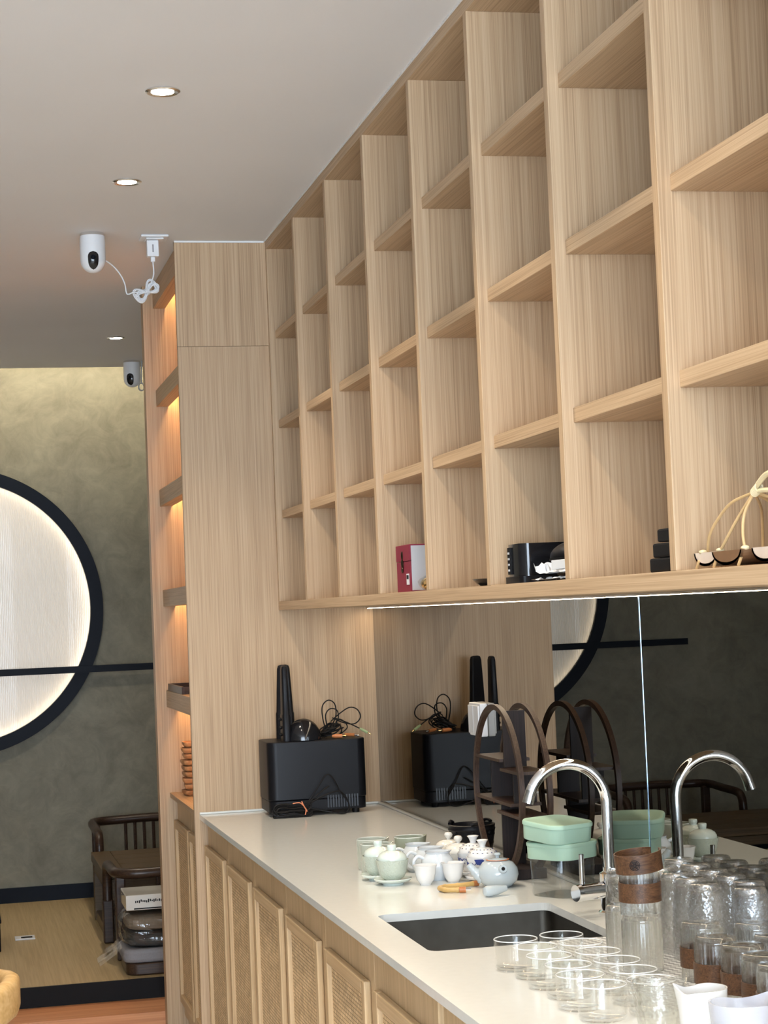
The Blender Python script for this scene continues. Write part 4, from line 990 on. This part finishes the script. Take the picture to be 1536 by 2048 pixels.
m = MB(); m.ellipsoid((-0.190, -2.765, Zs+0.046), 0.075, 0.088, 0.034, 28, 14)
m.build('shell', 'black', t, smooth=True)
m = MB(); m.lathe([(0.05, Zs), (0.062, Zs+0.010), (0.072, Zs+0.038), (0.0765, Zs+0.039), (0.0765, Zs+0.043), (0.072, Zs+0.044)], 30, -0.190, -2.765, sx=1.0, sy=1.12); m.build('lower_rim', 'blackmatte', t, smooth=True)
t = thing('white_box', 'small white cardboard box in front of the black case in the wall bookcase', 'box', (-0.285, -2.945, Zs+0.019))
MB().box(-0.306, -0.268, -2.985, -2.885, Zs+0.0195, Zs+0.036).build('carton', 'paper', t, bevel=0.001)
t = thing('plastic_bag', 'crumpled white plastic bag under the small white box', 'plastic bag', (-0.29, -2.92, Zs))
m = MB(); rnd = random.Random(11); nx, ny = 9, 16; g = []
for layer in range(2):
    ids = []
    for i in range(nx+1):
        for j in range(ny+1):
            x = -0.312+0.05*i/nx; y = -2.995+0.205*j/ny+rnd.uniform(-0.004, 0.004)
            ed = 1.0 if 0 < i < nx and 0 < j < ny else 0.4
            z = Zs+0.002+layer*0.011+ed*rnd.uniform(0, 0.006)+(0.022*rnd.random() if (j > ny-3 and layer) else 0)
            m.v.append((x+rnd.uniform(-0.003, 0.003), y, z))
    b0 = layer*(nx+1)*(ny+1)
    for i in range(nx):
        for j in range(ny): q = b0+i*(ny+1)+j; m.f.append((q, q+1, q+ny+2, q+ny+1))
m.build('film', 'paper', t)
for k, (w_, z0, z1) in enumerate(((0.112, 0.0, 0.022), (0.088, 0.0225, 0.0445), (0.058, 0.046, 0.066))):
    y0 = (-3.364, -3.380, -3.402)[k]
    t = MB().prism(rrect(-0.300, -0.300+w_, y0-w_, y0, 0.006, 4), 'Z', Zs+z0, Zs+z1).build('black_case', 'blackmatte', bevel=0.003)
    tag(t, ['largest black case, bottom of the three in the wall bookcase', 'middle black case of the three stacked in the wall bookcase', 'smallest black case, top of the three in the wall bookcase'][k], 'case', 'stacked black cases')
t = thing('rattan_swing_tray', 'half-moon wooden trays slung in knotted rattan loops in the nearest bookcase cell', 'tray', (-0.27, -3.66, Zs))
def halfmoon(yc, w_, d_, x0, x1, ztop, mat, name):
    P = [(yc+w_*math.cos(PI+PI*i/14), ztop+d_*math.sin(PI+PI*i/14)) for i in range(15)]
    inn = [(yc+(w_-0.005)*math.cos(2*PI-PI*i/14), ztop-0.001+(d_-0.005)*math.sin(2*PI-PI*i/14)) for i in range(15)]
    m = MB(); m.prism(P+inn, 'X', x0, x1); m.prism(P, 'X', x0, x0+0.004)
    return m.build(name, mat, t)
halfmoon(-3.590, 0.044, 0.020, -0.298, -0.17, Zs+0.0235, 'whitewood', 'white_tray')
halfmoon(-3.690, 0.052, 0.020, -0.308, -0.15, Zs+0.0225, 'brownwood', 'brown_tray')
halfmoon(-3.800, 0.046, 0.020, -0.298, -0.17, Zs+0.0235, 'whitewood', 'white_tray')
def strand(P, r=0.0022, mat='rattan_strand', nm='rattan_loop'): MB().tube(smoothpath(P, 6), r, 8).build(nm, mat, t, smooth=True)
top_ = (-0.285, -3.742, 1.6295)
strand([(-0.286, -3.570, 1.554), (-0.29, -3.590, 1.578), (-0.29, -3.625, 1.600), (-0.288, -3.672, 1.620), top_])
strand([(-0.20, -3.570, 1.554), (-0.21, -3.595, 1.585), (-0.235, -3.65, 1.612), top_])
strand([(-0.300, -3.650, 1.553), (-0.297, -3.672, 1.572), (-0.292, -3.700, 1.597), top_])
strand([(-0.18, -3.650, 1.553), (-0.20, -3.665, 1.59), (-0.24, -3.70, 1.615), top_])
strand([(-0.300, -3.738, 1.552), (-0.298, -3.728, 1.575), (-0.292, -3.724, 1.603), top_])
strand([(-0.18, -3.738, 1.552), (-0.20, -3.73, 1.59), (-0.24, -3.735, 1.615), top_])
strand([top_, (-0.286, -3.765, 1.642), (-0.287, -3.80, 1.652), (-0.287, -3.86, 1.650)], 0.0040, 'rattan_pale', 'rattan_grip')
strand([top_, (-0.284, -3.77, 1.6305), (-0.283, -3.81, 1.629), (-0.283, -3.86, 1.634)], 0.0034, 'rattan_pale', 'rattan_grip')
m = MB()
for k in range(6): c_ = Vector(top_)+V(0, -0.003-0.0028*k, 0.0012*k); m.tube([c_+V(0.0055*math.cos(a), 0, 0.0055*math.sin(a)) for a in [2*PI*i/12 for i in range(12)]], 0.0015, 6, closed=True)
m.build('binding', 'rattan_pale', t, smooth=True)
for (x, y) in ((-0.300, -3.571), (-0.305, -3.648), (-0.306, -3.738)):
    MB().ellipsoid((x+0.006, y, Zs+0.0245), 0.006, 0.0075, 0.0035, 12, 8).build('knot', 'rattan_pale', t, smooth=True)
    MB().tube([(x+0.001, y+0.004, Zs+0.012), (x, y+0.012, Zs+0.001)], 0.0022, 8).build('peg_leg', 'rattan_strand', t, smooth=True)
    MB().tube([(-0.19, y+0.004, Zs+0.012), (-0.19, y+0.012, Zs+0.001)], 0.0022, 8).build('peg_leg', 'rattan_strand', t, smooth=True)

# ------------------------------------------------------------------ things in the lit bookcase
for k in range(9):
    o = thing('wooden_dish', 'orange wooden dish, %s from the bottom of the stack on the lit bookcase ledge' % ORD[k], 'dish', (-0.528+random.uniform(-0.004, 0.004), 0.68+random.uniform(-0.003, 0.003), ZC+0.0004+0.0212*k), random.uniform(-0.15, 0.15), 'stacked wooden dishes'); o['_local'] = 1
    m = MB(); ids = []
    for z, s_ in ((0.0, 0.72), (0.004, 0.86), (0.012, 0.99), (0.0205, 1.0), (0.0205, 0.92), (0.012, 0.88), (0.006, 0.74)):
        P = rrect(-0.042*s_, 0.042*s_, -0.042*s_, 0.042*s_, 0.018*s_, 6); ids.append(list(range(len(m.v), len(m.v)+len(P)))); m.v += [(x, y, z) for x, y in P]
    for A, B in zip(ids[:-1], ids[1:]):
        for i in range(len(A)): j = (i+1) % len(A); m.f.append((A[i], A[j], B[j], B[i]))
    m.f.append(tuple(ids[0])); m.f.append(tuple(ids[-1]))
    m.build('dish_body', 'bowlwood', o, smooth=True)
t = thing('black_tray', 'shallow black tray on the lowest lit shelf beyond the end panel', 'tray', (-0.5, 0.6, 1.2295))
m = MB(); m.box(-0.596, -0.40, 0.40, 0.825, 1.2295, 1.2335); m.build('tray_base', 'darkwood', t)
for a in ((-0.596, -0.588, 0.40, 0.825), (-0.408, -0.40, 0.40, 0.825), (-0.5878, -0.4082, 0.40, 0.408), (-0.5878, -0.4082, 0.817, 0.825)): MB().box(*a, 1.2336, 1.2545).build('tray_wall', 'darkwood', t)

# ------------------------------------------------------------------ platform furniture
def tea_table(loc, rz, label):
    t = local_thing('low_tea_table', label, 'table', loc, rz, 'low dark tea tables on the platform')
    W, D, h = 1.10, 0.66, 0.302
    # local: x 0..W, y 0..D
    MB().box(0, 0.085, 0, D, h-0.042, h).build('breadboard_end', 'tablewood', t, bevel=0.003)
    MB().box(W-0.085, W, 0, D, h-0.042, h).build('breadboard_end', 'tablewood', t, bevel=0.003)
    for k in range(4): MB().box(0.086, W-0.086, D*k/4+0.0008, D*(k+1)/4-0.0008, h-0.040, h-0.001).build('top_plank', 'tablewood', t, bevel=0.002)
    for x in (0.006, W-0.056):
        for y in (0.006, D-0.056): MB().box(x, x+0.05, y, y+0.05, 0.0, h-0.0425).build('leg', 'tablewood', t, bevel=0.004)
        MB().box(x+0.006, x+0.044, 0.0565, D-0.0565, 0.0, 0.045).build('floor_rail', 'tablewood', t, bevel=0.002)
        MB().box(x+0.004, x+0.046, 0.0565, D-0.0565, h-0.085, h-0.0425).build('apron', 'tablewood', t, bevel=0.002)
    for y in (0.012, D-0.04): MB().box(0.0565, W-0.0565, y, y+0.028, h-0.085, h-0.0425).build('apron', 'tablewood', t, bevel=0.002)
    return t
tb = tea_table((-0.762, 2.112, ZP+0.0005), 0, 'low dark brown tea table on the platform half hidden by the lit bookcase')
dup(tb, (-2.75, 2.05, ZP+0.0005), 0, 'low dark brown tea table reflected in the mirror, at the left of the platform')
def low_chair(loc, rz, label, hr=0.385):
    t = local_thing('low_armchair', label, 'armchair', loc, rz, 'low dark armchairs on the platform')
    w_, d_ = 0.30, 0.25
    path = [(-w_, -d_, hr-0.17), (-w_, -d_, hr-0.09), (-w_, -d_+0.015, hr-0.035), (-w_, -d_+0.07, hr-0.012), (-w_, 0.0, hr-0.006), (-w_, d_-0.09, hr), (-w_+0.03, d_-0.025, hr), (-w_+0.10, d_, hr), (0, d_, hr+0.004)]
    path = path+[(-x, y, z) for x, y, z in reversed(path[:-1])]
    MB().tube(smoothpath(path, 5), 0.021, 10).build('curved_rail', 'darkwood', t, smooth=True)
    for x in (-w_, w_): MB().box(x-0.022, x+0.022, -d_-0.022, -d_+0.022, 0.0, hr-0.165).build('leg', 'darkwood', t, bevel=0.006)
    for x in (-w_+0.018, w_-0.018): MB().box(x-0.02, x+0.02, d_-0.075, d_-0.035, 0.0, hr-0.010).build('leg', 'darkwood', t, bevel=0.006)
    for k in range(7):
        x = -0.135+0.045*k; MB().tube([(x, d_-0.012, 0.152), (x, d_-0.004, hr-0.012)], 0.008, 8).build('spindle', 'darkwood', t, smooth=True)
    MB().prism(rrect(-w_+0.024, w_-0.024, -d_+0.0, d_-0.036, 0.03, 5), 'Z', 0.12, 0.15).build('seat', 'darkwood', t, smooth=True, auto=30, bevel=0.004)
    return t
ch = low_chair((-0.420, 3.06, ZP+0.0005), 0, 'dark low armchair with spindle back behind the tea table, against the plaster wall')
low_chair((-0.445, 1.83, ZP+0.0005), PI, 'dark low armchair in front of the tea table, nearest the platform edge', 0.345)
dup(ch, (-2.16, 3.06, ZP+0.0005), 0, 'dark low armchair seen only in the mirror, left of the platform')
t = thing('legless_chair', 'dark wooden legless chair with grey cushion at the platform edge', 'chair', (-0.55, 1.48, ZP+0.0005))
zq = ZP+0.0005
MB().prism(rrect(-0.742, -0.36, 1.26, 1.55, 0.05, 6), 'Z', zq, zq+0.046).build('seat_base', 'darkwood', t, smooth=True, bevel=0.006)
m = MB().prism(rrect(-0.752, -0.35, 1.26, 1.55, 0.05, 6), 'Z', zq+0.0465, zq+0.098); m.build('cushion', 'greycloth', t, smooth=True, bevel=0.014, segs=3)
def lump(name, x0, x1, y0, y1, z0, z1, mat, parent, amp, seed, bev=0.03):
    rnd = random.Random(seed); m = MB(); nx, ny, nz = 14, 10, 7; b = bmesh.new()
    r_ = bmesh.ops.create_cube(b, size=1.0); bmesh.ops.subdivide_edges(b, edges=b.edges[:], cuts=9, use_grid_fill=True)
    for v in b.verts:
        p = v.co*2; L = (abs(p.x)**5+abs(p.y)**5+abs(p.z)**5)**0.2
        p = p/L
        q = V((x0+x1)/2+p.x*(x1-x0)/2, (y0+y1)/2+p.y*(y1-y0)/2, (z0+z1)/2+p.z*(z1-z0)/2)
        q += V(rnd.uniform(-1, 1), rnd.uniform(-1, 1), rnd.uniform(-1, 0.6))*amp
        q.z = max(q.z, z0); v.co = q
    me = bpy.data.meshes.new(name); b.transform(Matrix.Translation(-root_loc(parent))); b.to_mesh(me); b.free(); me.materials.append(M[mat])
    o = bpy.data.objects.new(name, me); C.objects.link(o); o.parent = parent; return o
t = thing('wrapped_cushions', 'dark cushions in crumpled clear plastic piled on the grey cushion of the legless chair', 'cushion', (-0.55, 1.47, zq+0.1))
lump('dark_cushion', -0.735, -0.37, 1.275, 1.535, zq+0.1, zq+0.16, 'darkcloth', t, 0.002, 1)
lump('tan_cushion', -0.735, -0.37, 1.275, 1.535, zq+0.162, zq+0.222, 'tan', t, 0.002, 2)
f = lump('plastic_wrap', -0.752, -0.36, 1.262, 1.545, zq+0.099, zq+0.236, 'film', t, 0.006, 3)
m = MB(); rnd = random.Random(8)
for k in range(3):
    pts = [(-0.75-0.03*i+rnd.uniform(-0.006, 0.006), 1.33+0.05*k+rnd.uniform(-0.01, 0.01), zq+0.10-0.022*i+rnd.uniform(0, 0.012)) for i in range(4)]; b0 = len(m.v)
    for (x, y, z) in pts: m.v += [(x, y-0.025, max(z, zq+0.002)), (x, y+0.025, max(z+0.01, zq+0.003))]
    for i in range(3): m.f.append((b0+2*i, b0+2*i+1, b0+2*i+3, b0+2*i+2))
m.build('loose_wrap', 'film', t)
t = thing('printed_carton', 'pale printed cardboard carton on top of the plastic wrapped cushions', 'carton', (-0.55, 1.48, zq+0.2425))
MB().box(-0.735, -0.37, 1.29, 1.53, zq+0.2425, zq+0.300).build('carton', 'cream', t, bevel=0.004)
m = MB(); rnd = random.Random(4)
for k in range(46):
    x = -0.70+0.007*k; m.box(x, x+0.0045, 1.2888, 1.2896, zq+0.272+rnd.uniform(-0.003, 0.003), zq+0.281+rnd.uniform(-0.003, 0.003))
m.build('printed_line', 'blackmatte', t)
MB().box(-0.705, -0.38, 1.2885, 1.2896, zq+0.2465, zq+0.251).build('dark_stripe', 'blackmatte', t)
t = thing('floor_outlet', 'white floor outlet plate with open slot on the wooden platform', 'outlet', (-1.084, 2.36, ZP))
MB().box(-1.126, -1.041, 2.315, 2.405, ZP+0.0004, ZP+0.006).build('plate', 'white', t, bevel=0.002)
MB().box(-1.10, -1.052, 2.335, 2.365, ZP+0.0062, ZP+0.0075).build('slot', 'blackmatte', t)
t = thing('floor_cabinet', 'dark low furniture edge cut off at the left side of the platform', 'cabinet', (-1.45, 2.24, ZP))
MB().box(-1.70, -1.192, 2.05, 2.45, ZP+0.0005, ZP+0.118).build('carcass', 'blackmatte', t, bevel=0.004)
MB().box(-1.71, -1.188, 2.04, 2.46, ZP+0.1185, ZP+0.135).build('top', 'blackmatte', t, bevel=0.003)
MB().box(-1.68, -1.21, 2.0485, 2.0497, ZP+0.012, ZP+0.108).build('front_panel', 'darkwood', t)

# ------------------------------------------------------------------ yellow wooden chair, bottom left
kx, ky = -1.545, -2.10
t = thing('round_back_chair', 'yellow wooden chair with thick curved top rail, cut off at bottom left', 'chair', (kx, ky, 0))
pts = []
for i in range(25):
    a = math.radians(-150+300*i/24); pts.append((kx+0.285*math.cos(a), ky+0.24*math.sin(a), 0.735-0.05*abs(a)/2.6))
m = MB(); b0 = 0; ids = []
for i, p in enumerate(pts):
    a = math.radians(-150+300*i/24); c_, s_ = math.cos(a), math.sin(a); P = rrect(-0.018, 0.018, -0.040, 0.040, 0.0165, 4)
    ids.append(list(range(len(m.v), len(m.v)+len(P)))); m.v += [(p[0]+c_*u, p[1]+s_*u, p[2]+v) for u, v in P]
for A, B in zip(ids[:-1], ids[1:]):
    for i in range(len(A)): j = (i+1) % len(A); m.f.append((A[i], A[j], B[j], B[i]))
m.f.append(tuple(ids[0])); m.f.append(tuple(ids[-1]))
m.build('curved_rail', 'pinewood', t, smooth=True)
MB().lathe([(0, 0.42), (0.23, 0.42), (0.24, 0.43), (0.24, 0.45), (0.22, 0.462), (0, 0.462)], 40, kx, ky).build('seat', 'pinewood', t, smooth=True)
for a in (0.9, -0.9, 2.3, -2.3):
    top = 0.70 if abs(a) < 2.5 else 0.42
    MB().tube([(kx+0.24*math.cos(a), ky+0.215*math.sin(a), 0.0), (kx+0.265*math.cos(a), ky+0.225*math.sin(a), 0.44), (kx+0.283*math.cos(a), ky+0.238*math.sin(a), 0.69)], [0.014, 0.019, 0.016], 10).build('leg', 'pinewood', t, smooth=True)
